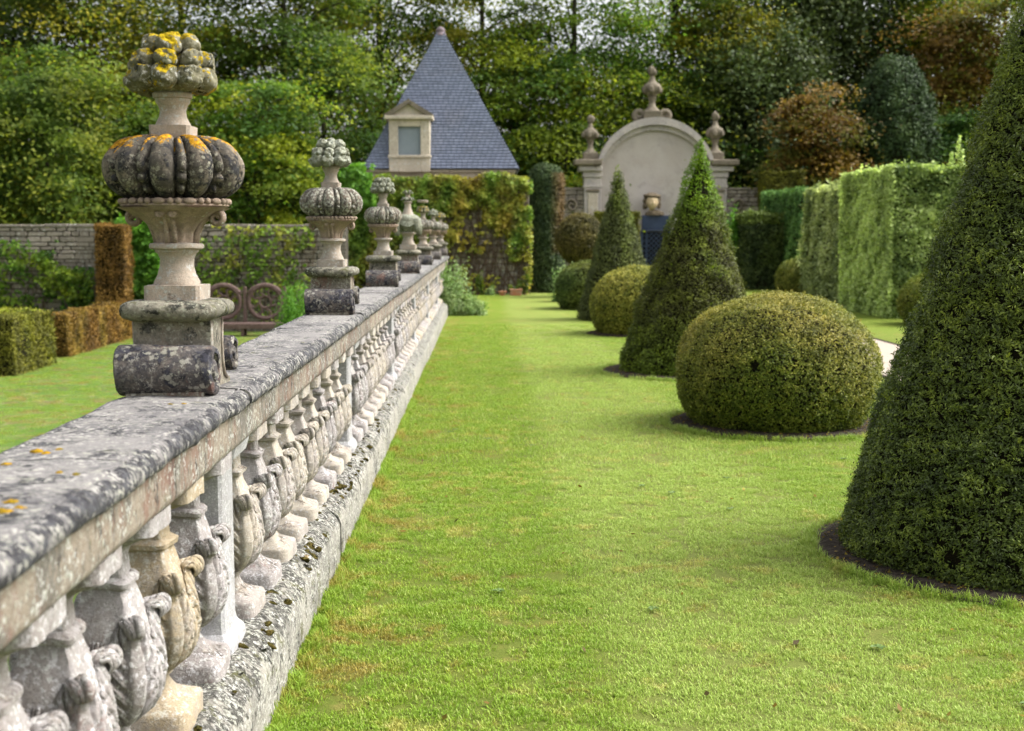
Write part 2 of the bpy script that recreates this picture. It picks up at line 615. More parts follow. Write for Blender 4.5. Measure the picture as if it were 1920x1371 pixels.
FOL = dict(
    yew_near=foliage('yew_foliage_dark', ((0.013, .020, .004), (0.040, .058, .009), (0.115, .145, .020)),
                     ((0.030, .042, .006), (0.085, .110, .012), (0.18, .205, .025)), .2, .45, .25, 2.0),
    box_dome=foliage('clipped_olive_foliage', ((0.028, .045, .006), (0.085, .115, .012), (0.19, .20, .03)),
                     ((0.07, .075, .012), (0.17, .155, .03), (0.34, .29, .08)), .2, .5, .14, 1.45),
    yew_cone=foliage('yew_cone_foliage', ((0.020, .020, .005), (0.062, .072, .012), (0.14, .165, .02)),
                     ((0.045, .085, .003), (0.10, .19, .006), (0.19, .30, .01)), .15),
    yew_mid=foliage('yew_mid_foliage', ((0.022, .028, .009), (0.06, .075, .02), (0.12, .14, .035)),
                    ((0.05, .07, .006), (0.11, .16, .012), (0.18, .23, .02)), .1),
    dome_gold=foliage('golden_dome_foliage', ((0.04, .055, .008), (0.13, .145, .02), (0.25, .25, .04)),
                      ((0.06, .08, .01), (0.2, .19, .03), (0.34, .31, .06)), .15),
    dome_green=foliage('green_dome_foliage', ((0.02, .035, .008), (0.06, .095, .02), (0.13, .18, .04)),
                       ((0.05, .06, .01), (0.12, .13, .02), (0.2, .21, .04)), .15),
    ball_brown=foliage('brown_ball_foliage', ((0.02, .022, .006), (0.06, .055, .014), (0.12, .11, .025)),
                       ((0.05, .045, .012), (0.12, .09, .025), (0.2, .16, .04)), .1),
    column=foliage('yew_column_foliage', ((0.01, .02, .008), (0.03, .05, .016), (0.06, .09, .03)),
                   ((0.03, .02, .008), (0.085, .055, .02), (0.13, .09, .03)), .1, gain=1.7),
    hedge_rust=foliage('rusty_hedge_foliage', ((0.035, .022, .006), (0.12, .065, .014), (0.24, .14, .03)),
                       ((0.05, .05, .006), (0.14, .13, .015), (0.28, .25, .03)), .15),
    hedge_olive=foliage('olive_hedge_foliage', ((0.03, .035, .006), (0.085, .085, .012), (0.17, .17, .02)),
                        ((0.06, .08, .008), (0.17, .2, .015), (0.3, .33, .03)), .15),
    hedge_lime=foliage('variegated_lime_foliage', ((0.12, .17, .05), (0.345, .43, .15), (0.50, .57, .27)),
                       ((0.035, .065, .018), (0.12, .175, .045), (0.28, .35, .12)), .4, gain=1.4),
    hedge_pale=foliage('pale_variegated_foliage', ((0.10, .13, .04), (0.28, .33, .13), (0.48, .52, .28)),
                       ((0.03, .05, .02), (0.10, .14, .05), (0.24, .30, .12)), .35, gain=1.35),
    hedge_green=foliage('green_hedge_foliage', ((0.018, .05, .014), (0.065, .14, .035), (0.13, .24, .07)),
                        ((0.03, .07, .015), (0.09, .18, .04), (0.17, .28, .07)), .2),
    hedge_blue=foliage('blue_green_foliage', ((0.02, .05, .03), (0.07, .14, .08), (0.15, .26, .15)), None, .2),
    hedge_dark=foliage('dark_hedge_foliage', ((0.012, .022, .008), (0.035, .055, .016), (0.08, .11, .03)),
                       ((0.04, .06, .01), (0.09, .13, .02), (0.15, .2, .03)), .15),
    conifer=foliage('dark_conifer_foliage', ((0.010, .018, .005), (0.032, .046, .011), (0.075, .095, .020)),
                    ((0.018, .03, .010), (0.045, .07, .022), (0.08, .12, .035)), .15, gain=1.5),
    big_topiary=foliage('tall_topiary_foliage', ((0.009, .019, .006), (0.027, .050, .015), (0.06, .09, .027)),
                        ((0.03, .035, .01), (0.06, .06, .02), (0.09, .09, .03)), .1, gain=1.5),
    olive=foliage('olive_gold_leaves', ((0.016, .034, .007), (0.048, .084, .013), (0.115, .160, .022)),
                  ((0.06, .065, .007), (0.16, .155, .014), (0.29, .25, .022)), .45, gain=1.55),
    green=foliage('fresh_green_leaves', ((0.012, .034, .006), (0.042, .088, .012), (0.11, .18, .02)),
                  ((0.06, .085, .008), (0.15, .185, .016), (0.27, .29, .025)), .45, gain=1.6),
    deep=foliage('deep_green_leaves', ((0.007, .02, .005), (0.022, .052, .010), (0.06, .105, .018)),
                 ((0.05, .07, .006), (0.12, .15, .012), (0.22, .24, .02)), .45, gain=1.75),
    rust=foliage('rusty_orange_leaves', ((0.04, .022, .006), (0.115, .068, .013), (0.24, .155, .028)),
                 ((0.03, .045, .006), (0.09, .10, .015), (0.18, .18, .02)), .35),
    vine=foliage('vine_leaves', ((0.03, .06, .008), (0.09, .16, .02), (0.19, .28, .04)),
                 ((0.09, .06, .012), (0.26, .20, .03), (0.40, .33, .06)), .3),
    climber=foliage('bright_climber_leaves', ((0.03, .09, .008), (0.08, .20, .018), (0.15, .31, .03)),
                    ((0.02, .04, .01), (0.05, .09, .02), (0.1, .16, .03)), .3),
    shrub_grey=foliage('grey_green_shrub_leaves', ((0.04, .08, .02), (0.13, .22, .06), (0.27, .38, .15)),
                       ((0.09, .11, .05), (0.22, .27, .12), (0.36, .42, .22)), .25),
    flower=foliage('cream_petals', ((0.5, .5, .42), (0.65, .63, .52), (0.75, .73, .6)), None, .2),
)


# ------------------------------------------------------------------ foliage geometry
def leaf_mesh(name, P, N, L, W, jit=.8, tone=None, seed=0, lift=0.0, rnd=None, fold=0.0):
    """one diamond leaf per point P, facing roughly N"""
    r = np.random.default_rng(seed)
    n = len(P)
    N = N + r.normal(size=(n, 3)) * jit
    N /= np.linalg.norm(N, axis=1, keepdims=True) + 1e-9
    T = np.cross(N, r.normal(size=(n, 3)))
    T /= np.linalg.norm(T, axis=1, keepdims=True) + 1e-9
    B = np.cross(N, T)
    l = (L * (.65 + .7 * r.random(n)))[:, None]
    w_ = (W * (.65 + .7 * r.random(n)))[:, None]
    if lift:
        P = P + N * lift
    A0 = P - T * l * .5
    A1 = P + B * w_ * .5 + T * l * .08
    A2 = P + T * l * .5
    A3 = P - B * w_ * .5 + T * l * .08
    V = np.stack([A0, A1, A2, A3], 1).reshape(-1, 3)
    Fc = np.arange(4 * n).reshape(n, 4)
    rnd = r.random(n) if rnd is None else rnd
    tone = np.zeros(n) if tone is None else np.clip(tone, 0, 1)
    return mesh_np(name, V, Fc, False, {'rnd': rnd, 'tone': tone})


def clump_rnd(P, freq, seed, r, n):
    return np.clip(.5 + .22 * sines(P, freq, seed) + .30 * (r.random(n) - .5) * 2, 0, 1)


def surf_of_revolution(prof, H, n, r, lean=(0, 0)):
    """random points + normals on a clipped body whose radius is prof(t) at t = z/H"""
    tt = np.linspace(0, 1, 200)
    rr = np.array([prof(t) for t in tt])
    ds = np.hypot(np.diff(rr), np.diff(tt) * H)
    wgt = (rr[1:] + rr[:-1]) / 2 * ds
    cdf = np.concatenate([[0], np.cumsum(wgt)]) / wgt.sum()
    t = np.interp(r.random(n), cdf, tt)
    rad = np.interp(t, tt, rr)
    dr = np.gradient(rr, tt * H)
    slope = np.interp(t, tt, dr)
    a = r.random(n) * 2 * PI
    N = np.stack([np.cos(a), np.sin(a), -slope], 1)
    N /= np.linalg.norm(N, axis=1, keepdims=True)
    P = np.stack([rad * np.cos(a) + lean[0] * t, rad * np.sin(a) + lean[1] * t, t * H], 1)
    return P, N, t


def topiary(name, label, loc, prof, H, n, L, W, mat, seed, group=None, tonefn=None, jit=.8, bump=.02, depth=.03,
            sprig=1, lean=(0, 0), cat='topiary', clump=3.0, stray=0.02, core=.93, bed=None):
    r = np.random.default_rng(seed)
    t0 = thing(name, label, cat, loc, 0, group)
    P, N, t = surf_of_revolution(prof, H, n, r, lean)
    b = sines(P, 1.6, seed) * bump + sines(P, 5, seed + 1) * bump * .5
    d = r.random(n) ** 1.5 * -depth
    k = r.random(n) < stray
    d[k] += r.random(k.sum()) * depth * 1.2
    P = P + N * (b + d)[:, None]
    # thin spots show the darker inside
    keep = (sines(P, 2.1, seed + 31) + .6 * sines(P, 6.5, seed + 32)) < 1.7 + .5 * r.random(n)
    P, N, t = P[keep], N[keep], t[keep]
    n = len(P)
    if sprig > 1:
        D = N + r.normal(size=(n, 3)) * .55 + np.array([0, 0, .25])
        D /= np.linalg.norm(D, axis=1, keepdims=True)
        Ps, Ns, idx = [], [], []
        for i in range(sprig):
            s = (i / (sprig - 1) - .5) * L * 1.2
            Ps.append(P + D * s + r.normal(size=(n, 3)) * L * .28)
            Ns.append(N)
            idx.append(np.arange(n))
        P, N, idx = np.concatenate(Ps), np.concatenate(Ns), np.concatenate(idx)
        t = t[idx]
        base = r.random(n)[idx]
    else:
        base = r.random(n)
    m = len(P)
    P[:, 2] = np.maximum(P[:, 2], .012)
    rn = np.clip(.42 + .14 * sines(P, clump, seed + 3) + .1 * sines(P, clump * 3.3, seed + 8) + .55 * (base - .5) + .35 * (r.random(m) - .5), 0, 1)
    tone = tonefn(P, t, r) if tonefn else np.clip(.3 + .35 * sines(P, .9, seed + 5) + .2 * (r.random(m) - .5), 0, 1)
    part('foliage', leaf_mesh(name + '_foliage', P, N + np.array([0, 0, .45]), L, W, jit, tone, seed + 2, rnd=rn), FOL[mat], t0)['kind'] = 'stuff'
    if W > .005 and loc[1] < 22:
        bm = bmesh.new()
        for q in range(26):
            i_ = r.integers(0, len(P))
            p_ = Vector(P[i_])
            if p_.z < H * .15:
                continue
            d_ = (Vector(N[i_]) + Vector((0, 0, .7))).normalized()
            l_ = r.uniform(.025, .075)
            tube(bm, [p_ - d_ * .02, p_ + d_ * l_ * .6, p_ + d_ * l_ + Vector((r.normal() * .01, 0, .004))], .0022, .001, 4)
            for f_ in (.4, .6, .8, 1.0):
                for sg in (-1, 1):
                    b_ = p_ + d_ * l_ * f_
                    sd_ = d_.cross(Vector((0, -1, .2))).normalized() * sg * .013
                    vv = [bm.verts.new(b_), bm.verts.new(b_ + sd_ * .5 + d_ * .006 + Vector((0, 0, .002))), bm.verts.new(b_ + sd_ + d_ * .008), bm.verts.new(b_ + sd_ * .5 + d_ * .001)]
                    bm.faces.new(vv)
        me = bm_mesh('stray_shoots', bm)
        for an, lo_, hi_ in (('rnd', .55, 1.0), ('tone', .5, 1.0)):
            a_ = me.attributes.new(an, 'FLOAT', 'FACE')
            a_.data.foreach_set('value', r.uniform(lo_, hi_, len(me.polygons)).astype(np.float32))
        part('stray_shoots', me, FOL[mat], t0)['kind'] = 'stuff'
    nz_, na = 30, 40
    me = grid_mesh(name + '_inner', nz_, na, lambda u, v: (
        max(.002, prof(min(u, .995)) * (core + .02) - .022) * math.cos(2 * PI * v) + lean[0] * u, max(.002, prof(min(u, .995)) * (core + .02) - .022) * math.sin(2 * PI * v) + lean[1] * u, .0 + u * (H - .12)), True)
    part('dark_core', me, M['yew_inner'], t0)  # solid dark body added under the leaves, in place of a twiggy inside
    bm = bmesh.new()
    tube(bm, [(0, 0, -.05), (0, 0, H * .5)], .06, .03)
    part('trunk', bm_mesh('trunk', bm), M['bark'], t0)
    if bed:
        bx, nb = bed, 40
        rr_ = np.random.default_rng(seed + 9)
        V = [(loc[0], loc[1], .03)]
        for q, f in ((1.0, .03), (1.09, .008)):
            for j in range(nb):
                a = 2 * PI * j / nb
                q2 = bx * (q if q == 1 else q + .02 * math.sin(3 * a + seed) + .018 * math.sin(7 * a + 2 * seed) + .03 * rr_.normal())
                V.append((loc[0] + q2 * math.cos(a), loc[1] + q2 * math.sin(a), f))
        bm = bmesh.new()
        vs = [bm.verts.new(v) for v in V]
        for j in range(nb):
            j2 = (j + 1) % nb
            bm.faces.new((vs[0], vs[1 + j], vs[1 + j2]))
            bm.faces.new((vs[1 + j], vs[1 + nb + j], vs[1 + nb + j2], vs[1 + j2]))
        o = part('soil_bed', bm_mesh('soil_bed', bm, True), M['soil'])
        tag(o, kind='structure')
        BEDS.append((loc[0], loc[1], bx * 1.08))
        # fallen leaves and clods
        n3 = int(500 * bx)
        a = rr_.random(n3) * 2 * PI
        q = bx * (.85 + .27 * rr_.random(n3))
        Pl = np.stack([loc[0] + q * np.cos(a), loc[1] + q * np.sin(a), .03 - .02 * np.clip((q / bx - 1) / .1, 0, 1) + .006 * rr_.random(n3)], 1)
        lm = leaf_mesh('fallen', Pl, np.tile([0, 0, 1.], (n3, 1)), .022, .013, .5, rr_.random(n3) * .4, seed + 4)
        o = part('fallen_leaves', lm, FOL['rust'])
        tag(o, kind='stuff')
    return t0


BEDS = []


def dome_prof(Rd, mid=.40, tuck=.2):
    def f(t):
        if t > mid:
            return Rd * max(0., 1 - ((t - mid) / (1 - mid)) ** 2.25) ** .5
        return Rd * (1 - tuck * ((mid - t) / mid) ** 2.2)
    return f


def cone_prof(Rd, pw=.97, tuck=.05):
    def f(t):
        return Rd * max(0., 1 - t) ** pw * (1 - tuck * max(0, (.06 - t) / .06) ** 2) + .012 * (1 - t)
    return f


def column_prof(Rd, shoulder=.9):
    def f(t):
        if t > shoulder:
            return Rd * max(0., 1 - ((t - shoulder) / (1 - shoulder)) ** 2) ** .5
        return Rd * (.97 + .03 * math.sin(t * 9))
    return f


def hedge(name, label, lo, hi, n, L, W, mat, seed, group=None, tonefn=None, bump=.03, depth=.06, cat='hedge', jit=.8, clump=1.5, rz=0, faces='xXyz', extra=0.0, rnd_amp=.5):
    """clipped block hedge: leaves over its sides and top, an added solid dark core inside. lo/hi are world corners"""
    r = np.random.default_rng(seed)
    lo, hi = np.array(lo, float), np.array(hi, float)
    c = (lo + hi) / 2
    base = Vector((c[0], c[1], lo[2]))
    t0 = thing(name, label, cat, base, rz, group)
    h = (hi - lo) / 2
    S = {'x': (-1, 0, 0), 'X': (1, 0, 0), 'y': (0, -1, 0), 'Y': (0, 1, 0), 'z': (0, 0, 1)}
    areas = {k: (h[1] * h[2] if k in 'xX' else h[0] * h[2] if k in 'yY' else h[0] * h[1]) for k in faces}
    tot = sum(areas.values())
    Ps, Ns = [], []
    for k in faces:
        m = int(n * areas[k] / tot)
        p = (r.random((m, 3)) * 2 - 1) * h
        nn = np.tile(np.array(S[k], float), (m, 1))
        ax = {'x': 0, 'y': 1, 'z': 2}[k.lower()]
        p[:, ax] = S[k][ax] * h[ax]
        Ps.append(p)
        Ns.append(nn)
    P, N = np.concatenate(Ps), np.concatenate(Ns)
    m = len(P)
    N = N + P / h * .25 + np.array([0, 0, .7])
    N /= np.linalg.norm(N, axis=1, keepdims=True)
    P = P + N * (sines(P + c, .8, seed) * bump + sines(P + c, 3, seed + 1) * bump * .6 - depth * r.random(m) ** 1.5 + (r.random(m) < .03) * r.random(m) * (depth + extra))[:, None]
    P[:, 2] += h[2]
    rn = np.clip(.45 + .17 * sines(P, clump, seed + 3) + rnd_amp * (r.random(m) - .5) * 1.6, 0, 1)
    tone = tonefn(P, r) if tonefn else np.clip(.25 + .4 * sines(P, .6, seed + 5) + .2 * (r.random(m) - .5), 0, 1)
    part('foliage', leaf_mesh(name + '_foliage', P, N, L, W, jit, tone, seed + 2, rnd=rn), FOL[mat], t0)['kind'] = 'stuff'
    part('dark_core', box('inner', (-h[0] + depth, -h[1] + depth, 0), (h[0] - depth, h[1] - depth, 2 * h[2] - depth), .03), M['yew_inner'], t0)
    return t0


def bush(name, label, loc, rad, n, L, W, mat, seed, cat='bush', group=None, tone=None, squash=.5, nst=14):
    """loose shrub: leaves through a lumpy volume on visible stems"""
    r = np.random.default_rng(seed)
    t0 = thing(name, label, cat, loc, 0, group)
    k = max(8, n // 120)
    cc = r.normal(size=(k, 3))
    cc /= np.linalg.norm(cc, axis=1, keepdims=True)
    cc *= (.35 + .6 * r.random(k)[:, None])
    cc[:, 2] = np.abs(cc[:, 2]) * .95 + .08
    idx = r.integers(0, k, n)
    P = cc[idx] + r.normal(size=(n, 3)) * .14
    P[:, 2] = np.abs(P[:, 2])
    N = P - np.array([0, 0, .3])
    N[:, 2] += .6
    P = P * np.array(rad)
    N /= np.linalg.norm(N, axis=1, keepdims=True)
    rn = np.clip(.45 + .3 * (r.random(k)[idx] - .5) + .5 * (r.random(n) - .5), 0, 1)
    tn = np.clip((r.random(k)[idx] - .5) * 1.1 + .25, 0, 1) if tone is None else tone(P, r)
    part('foliage', leaf_mesh(name, P, N, L, W, .7, tn, seed + 1, rnd=rn), FOL[mat], t0)['kind'] = 'stuff'
    bm = bmesh.new()
    for i in range(nst):
        q = cc[i % k] * np.array(rad)
        tube(bm, [(q[0] * .1, q[1] * .1, -.03), (q[0] * .6, q[1] * .6, q[2] * .6), tuple(q)], .012, .004, 5)
    part('stems', bm_mesh('stems', bm), M['twig'], t0)['kind'] = 'stuff'
    return t0


def tree(name, label, px, D, ztop, rx, zlow, mat, n=11000, L=.17, seed=0, tonemix=.25, cat='tree', group=None, layered=True,
         trunk_r=.16, ry=None, taper=1.0, ncl=None, lean=0, spread=.17, holes=0.0, leafjit=.6):
    """trunk with limbs and a crown of flattened leafy sprays with gaps between them"""
    r = np.random.default_rng(seed)
    p = at(px, 500, D)
    t0 = thing(name, label, cat, (p.x, D, 0), 0, group)
    ry = ry or rx * .8
    H = ztop - zlow
    k = ncl or max(40, n // 290)
    # clump centres fill the crown, more towards its outside
    cc = []
    while len(cc) < k:
        v = r.uniform(-1, 1, 3)
        q = np.linalg.norm(v * np.array([1, 1, 1]))
        wz = 1 - (1 - taper) * max(0, (v[2] + 1) / 2)
        if math.hypot(v[0], v[1]) > wz or q > 1.12 + .25 * (r.random() < .12) or q < .35:
            continue
        if holes and sines(v[None, :], 1.3, seed + 50)[0] > 1.0 - holes:
            continue
        cc.append(v)
    cc = np.array(cc)
    C3 = cc * np.array([rx, ry, H / 2]) + np.array([lean, 0, zlow + H / 2])
    idx = r.integers(0, k, n)
    crad = (.45 + 1.25 * r.random(k) ** 1.5) * spread * rx * 1.6
    off = r.normal(size=(n, 3)) * crad[idx][:, None]
    if layered:
        off[:, 2] *= .32
        out = cc[idx][:, :2]
        off[:, 2] -= .28 * (off[:, 0] * out[:, 0] + off[:, 1] * out[:, 1])
    P = C3[idx] + off
    P[:, 2] = np.maximum(P[:, 2], .3)
    N = np.tile([0, 0, 1.], (n, 1)) + .35 * cc[idx] - np.array([0, .25, 0])
    ctone = r.random(k)
    rn = np.clip(.47 + .6 * (r.random(k)[idx] - .5) + .30 * (r.random(n) - .5), 0, 1)
    tn = np.clip((ctone[idx] < tonemix) * .8 + .2 * r.random(n) + .25 * sines(P, .25, seed) * (tonemix > .05), 0, 1)
    me = leaf_mesh(name, P, N, L, L * .62, leafjit, tn, seed + 1, rnd=rn)
    part('crown', me, FOL[mat], t0)['kind'] = 'stuff'
    bm = bmesh.new()
    tube(bm, [(0, 0, -.1), (lean * .2 + .1 * r.normal(), .1 * r.normal(), zlow * .6), (lean * .6, 0, zlow + H * .3), (lean, 0, zlow + H * .8)], trunk_r, trunk_r * .25, 8)
    for i in range(26):
        q = C3[r.integers(0, k)]
        z0 = max(zlow * .6, q[2] - H * .25 * r.random() - .5)
        f = .2 + .8 * (1 - min(1, z0 / ztop))
        a = np.array([lean * z0 / ztop, 0, z0])
        m_ = (a + q) / 2 + np.array([0, 0, .12 * H * (r.random() - .2)])
        tube(bm, [tuple(a), tuple(m_), tuple(q)], trunk_r * .35 * f + .015, .012, 5)
    part('trunk', bm_mesh('trunk', bm), M['bark'], t0)
    return t0


# ================================================================== THE GROUND
def sheet(name, x0, x1, y0, y1, z, mat, kind='structure', nx=1, ny=1, wob=0):
    V, Fc = [], []
    for i in range(ny + 1):
        for j in range(nx + 1):
            V.append((x0 + (x1 - x0) * j / nx, y0 + (y1 - y0) * i / ny, z))
    for i in range(ny):
        for j in range(nx):
            a = i * (nx + 1) + j
            Fc.append((a, a + 1, a + nx + 2, a + nx + 1))
    V = np.array(V)
    if wob:
        V[:, 2] += wob * sines(V * [1, 1, 0], .25, 3)
    o = part(name, mesh_np(name, V, Fc, True), mat)
    return tag(o, kind=kind)


LOW = -0.9
sheet('terrace_lawn', -.95, 300, -30, 300, 0, M['lawn'])
sheet('lower_lawn', -300, -.95, -30, 33.3, LOW, M['lawn'])
sheet('woodland_ground', -300, -.95, 33.3, 300, 0, M['litter'])
# gravel path with a lip of bare soil along the far side
sheet('gravel_path', 4.62, 6.08, -5, 40, .006, M['gravel'])
for x_ in (4.56, 6.05):
    bm = bmesh.new()
    add_box(bm, (x_, -5, -.02), (x_ + .06, 40, .014))
    tag(part('path_edging', bm_mesh('path_edging', bm), M['soil']), kind='structure')
# retaining masonry below the balustrade, towards the lower garden
o = part('retaining_wall', box('retaining_wall', (-1.16, -2, LOW - .05), (-.955, 27.9, -.002)), M['plinth'])
tag(o, 'lichened retaining wall under the stone balustrade, facing the lower lawn', 'wall')

# ================================================================== BALUSTRADE
BX = -.94
PIER0, STEP = 4.21, 3.9
bal = thing('balustrade', 'long weathered stone balustrade running along the lawn, with carved balusters', 'balustrade', (BX, 0, 0))
NP = 7
YEND = PIER0 + STEP * (NP - 1) + .22
# coping profile relative to BX
def coping_profile():
    right = [(0.145, 1.150), (0.149, 1.143), (0.154, 1.149), (0.170, 1.146), (0.183, 1.136), (0.190, 1.120), (0.188, 1.104), (0.178, 1.094), (0.162, 1.088), (0.158, 1.086)]
    top = [(-x, z) for x, z in right][::-1]
    mid = [(-.07, 1.153), (0, 1.154), (.07, 1.153)]
    return top + mid + right
y = -1.2 + .1
i = 0
copl = []
while y < YEND - .3:
    y1 = min(y + 1.3, YEND)
    if YEND - y1 < .3:
        y1 = YEND
    ny = 44 if y < 9 else 14
    me = extrude_profile('coping', coping_profile(), y + .004, y1 - .004, ny)
    # knock the arris about
    rough(me, .0045, 2.2, i * 3)
    rough(me, .003, 9, i * 3 + 1)
    o = part('coping_stone', me, M['coping'], bal)
    o.rotation_euler = (0, 0, 0)
    o.location = (random.uniform(-.003, .003), 0, random.uniform(-.003, .003))
    prof = [(-.155, 1.0875), (.155, 1.0875), (.155, .99), (.15, .975), (.143, .966), (-.143, .966), (-.15, .975), (-.155, .99)]
    off = .42
    me = extrude_profile('frieze', prof[::-1], y + off + .003, min(y1 + off, YEND) - .003, 30 if y < 9 else 8)
    rough(me, .003, 3, i * 3 + 2)
    part('frieze_block', me, M['frieze'], bal)
    y = y1
    i += 1
# plinth blocks: vertical outer face, worn chamfer up to the feet
y = -1.0
i = 0
while y < YEND + .35:
    y1 = y + 1.05
    prof = [(-.205, -.03), (.214, -.03), (.214, .185), (.200, .222), (.150, .264), (.13, .272), (-.13, .272), (-.2, .22)]
    P2 = []
    for a, b in zip(prof, prof[1:] + prof[:1]):
        P2 += [a, ((a[0] + b[0]) / 2, (a[1] + b[1]) / 2)]
    me = extrude_profile('plinth', P2[::-1], y + .004, y1 - .004, 34 if y < 9 else 8)
    rough(me, .007, 3.5, i + 40)
    rough(me, .005, 12, i + 80)
    part('plinth_block', me, M['plinth'], bal)
    y = y1
    i += 1

# baluster: square vase on a pad, four curled acanthus leaves on its corners
BZ = .262
bprof = []
for z, rx, ry, ex in [(0, .12, .118, 8), (.060, .12, .118, 8), (.070, .114, .112, 8), (.080, .092, .09, 6), (.097, .062, .062, 5), (.118, .046, .046, 5), (.138, .038, .038, 4), (.147, .038, .038, 4),
                      (.15, .050, .050, 5), (.165, .052, .052, 5), (.168, .046, .046, 4), (.18, .064, .064, 3), (.205, .090, .090, 2.8), (.24, .108, .108, 2.7),
                      (.29, .115, .115, 2.8), (.34, .108, .108, 3.2), (.385, .094, .094, 4), (.42, .083, .083, 12), (.455, .070, .070, 18), (.49, .059, .059, 18), (.512, .053, .053, 18),
                      (.515, .056, .056, 8), (.520, .066, .066, 8), (.532, .068, .068, 8), (.537, .060, .060, 8), (.543, .048, .048, 16), (.59, .043, .043, 18), (.612, .050, .052, 16),
                      (.632, .070, .075, 9), (.648, .115, .100, 10), (.655, .140, .104, 10), (.70, .140, .104, 10)]:
    bprof.append((z, rx, ry, ex))
bme = {}
for k in ('baluster', 'baluster_grey', 'baluster_ochre'):
    me = lathe('baluster', bprof, 56)
    rough(me, .0035, 9, len(bme) * 5)
    rough(me, .0022, 26, len(bme) * 5 + 2)
    me.materials.append(M[k])
    bme[k] = me
zs = [p[0] for p in bprof]
def rad_at(z, ang):
    rr = np.interp(z, zs, [p[1] for p in bprof])
    ex = np.interp(z, zs, [p[3] for p in bprof])
    c, s = math.cos(ang), math.sin(ang)
    return rr * (abs(c) ** ex + abs(s) ** ex) ** (-1 / ex)
def leaf_fn(u, v, a0=PI / 4):
    v = v * 2 - 1
    av = abs(v)
    curl0 = .86
    uu = min(u / curl0, 1)
    z = .174 + uu * .262
    scal = abs(math.sin(PI * 8 * (uu + .02)))
    wid = (.34 + .44 * math.sin(PI * min(1, uu * .80 + .10)) ** .8) * (1 if u < curl0 else 1 - .72 * (u - curl0) / (1 - curl0))
    if av > .5:
        wid *= 1 - .16 * (1 - scal) * (av - .5) * 2
    wid *= 1 - .40 * min(1, max(0, (u - .58) / .26)) ** 1.3
    ang = a0 + v * wid
    r_ = rad_at(z, ang) + .005
    if av < .24:
        r_ += .018 * (1 - (av / .24) ** 6)                        # smooth midrib band
    else:
        w_ = (av - .24) / .76
        ph = 5.5 * uu - 1.9 * w_                                   # lobes sweep upwards from the midrib
        fr = ph - math.floor(ph)
        hump = math.sin(PI * fr) ** .55
        r_ += (.017 * hump - .004) * (1 - w_ ** 5)
        r_ += .0028 * math.sin(2 * PI * (fr * 3 + .25)) * hump          # fine veins on each lobe
        eye = math.exp(-(min(fr, 1 - fr) / .13) ** 2 - ((w_ - .35) / .20) ** 2)
        r_ -= .020 * eye                                           # drilled eyes between the lobes
        if w_ < .10:
            r_ -= .006                                             # groove beside the midrib
    if u > curl0:
        q = (u - curl0) / (1 - curl0) * PI * 1.45
        rc = .019 * (1 - .3 * av ** 2)
        z += rc * math.sin(q) * 1.15 - av * .012
        r_ += rc * (1 - math.cos(q)) * 1.0
    return (r_ * math.cos(ang), r_ * math.sin(ang), z)
def thicken(me, th):
    """give a grid sheet a back, offset along its normals, and close the rim"""
    n = len(me.vertices)
    co = np.empty(n * 3, np.float32)
    me.vertices.foreach_get('co', co)
    co = co.reshape(-1, 3)
    no = np.array([v.normal[:] for v in me.vertices])
    fs = np.array([p.vertices[:] for p in me.polygons])
    sgn = 1 if (no * (co * [1, 1, 0])).sum() > 0 else -1
    V = np.concatenate([co, co - no * th * sgn])
    back = fs[:, ::-1] + n
    from collections import Counter
    ec = Counter()
    for f in fs:
        for k in range(4):
            ec[tuple(sorted((f[k], f[(k + 1) % 4])))] += 1
    rim = [(a_, b_, b_ + n, a_ + n) for (a_, b_), c_ in ec.items() if c_ == 1]
    return mesh_np(me.name, V, np.concatenate([fs, back, np.array(rim)]), True)
lme = {}
for k in bme:
    me = thicken(grid_mesh('leaf', 110, 53, leaf_fn), .007)
    rough(me, .0016, 16, 3)
    me.materials.append(M[k])
    lme[k] = me
# shorter leaf on each face between the corners
def leaf2_fn(u, v):
    x, y_, z = leaf_fn(u * .85, v, 0)
    a = math.atan2(y_, x)
    r_ = math.hypot(x, y_) - .006
    a *= .62
    return (r_ * math.cos(a), r_ * math.sin(a), .172 + (z - .172) * .86)
l2me = {}
for k in bme:
    me = thicken(grid_mesh('face_leaf', 72, 25, leaf2_fn), .006)
    me.materials.append(M[k])
    l2me[k] = me
random.seed(11)
kinds = ['baluster', 'baluster_grey', 'baluster', 'baluster_grey', 'baluster']
for n in range(-1, NP - 1):
    ys_ = [3.93, 3.53, 3.14, 2.72, 2.32, 1.92, 1.52] if n < 0 else [PIER0 + STEP * n + .39 * j for j in range(1, 10)]
    for yb in ys_:
        kk = random.choice(kinds)
        if abs(yb - 3.53) < .05:
            kk = 'baluster_ochre'
        if n >= 0 and random.random() < .04:
            kk = 'baluster_ochre'
        if yb < 3.3 or abs(yb - 3.93) < .05:
            kk = 'baluster_grey'
        b = part('baluster', bme[kk], None, bal, (random.uniform(-.004, .004), yb + random.uniform(-.006, .006), BZ), (0, 0, random.uniform(-.05, .05)))
        for q in range(4):
            part('acanthus_leaf', lme[kk], None, b, (0, 0, 0), (0, 0, q * PI / 2), (1, 1, 1))
            if yb < 12:
                part('face_leaf', l2me[kk], None, b, (0, 0, 0), (0, 0, q * PI / 2))
pil = lathe('pilaster', [(0, .115, .14, 12), (.03, .115, .14, 12), (.05, .108, .135, 12), (.075, .09, .108, 12), (.10, .085, .10, 14), (.60, .085, .10, 14), (.63, .09, .103, 14), (.66, .13, .13, 14), (.70, .14, .14, 14)], 48)
sharpen(pil, 20)
for n in range(0, NP):
    part('pilaster', pil, M['pilaster'], bal, (0, PIER0 + STEP * n, BZ))
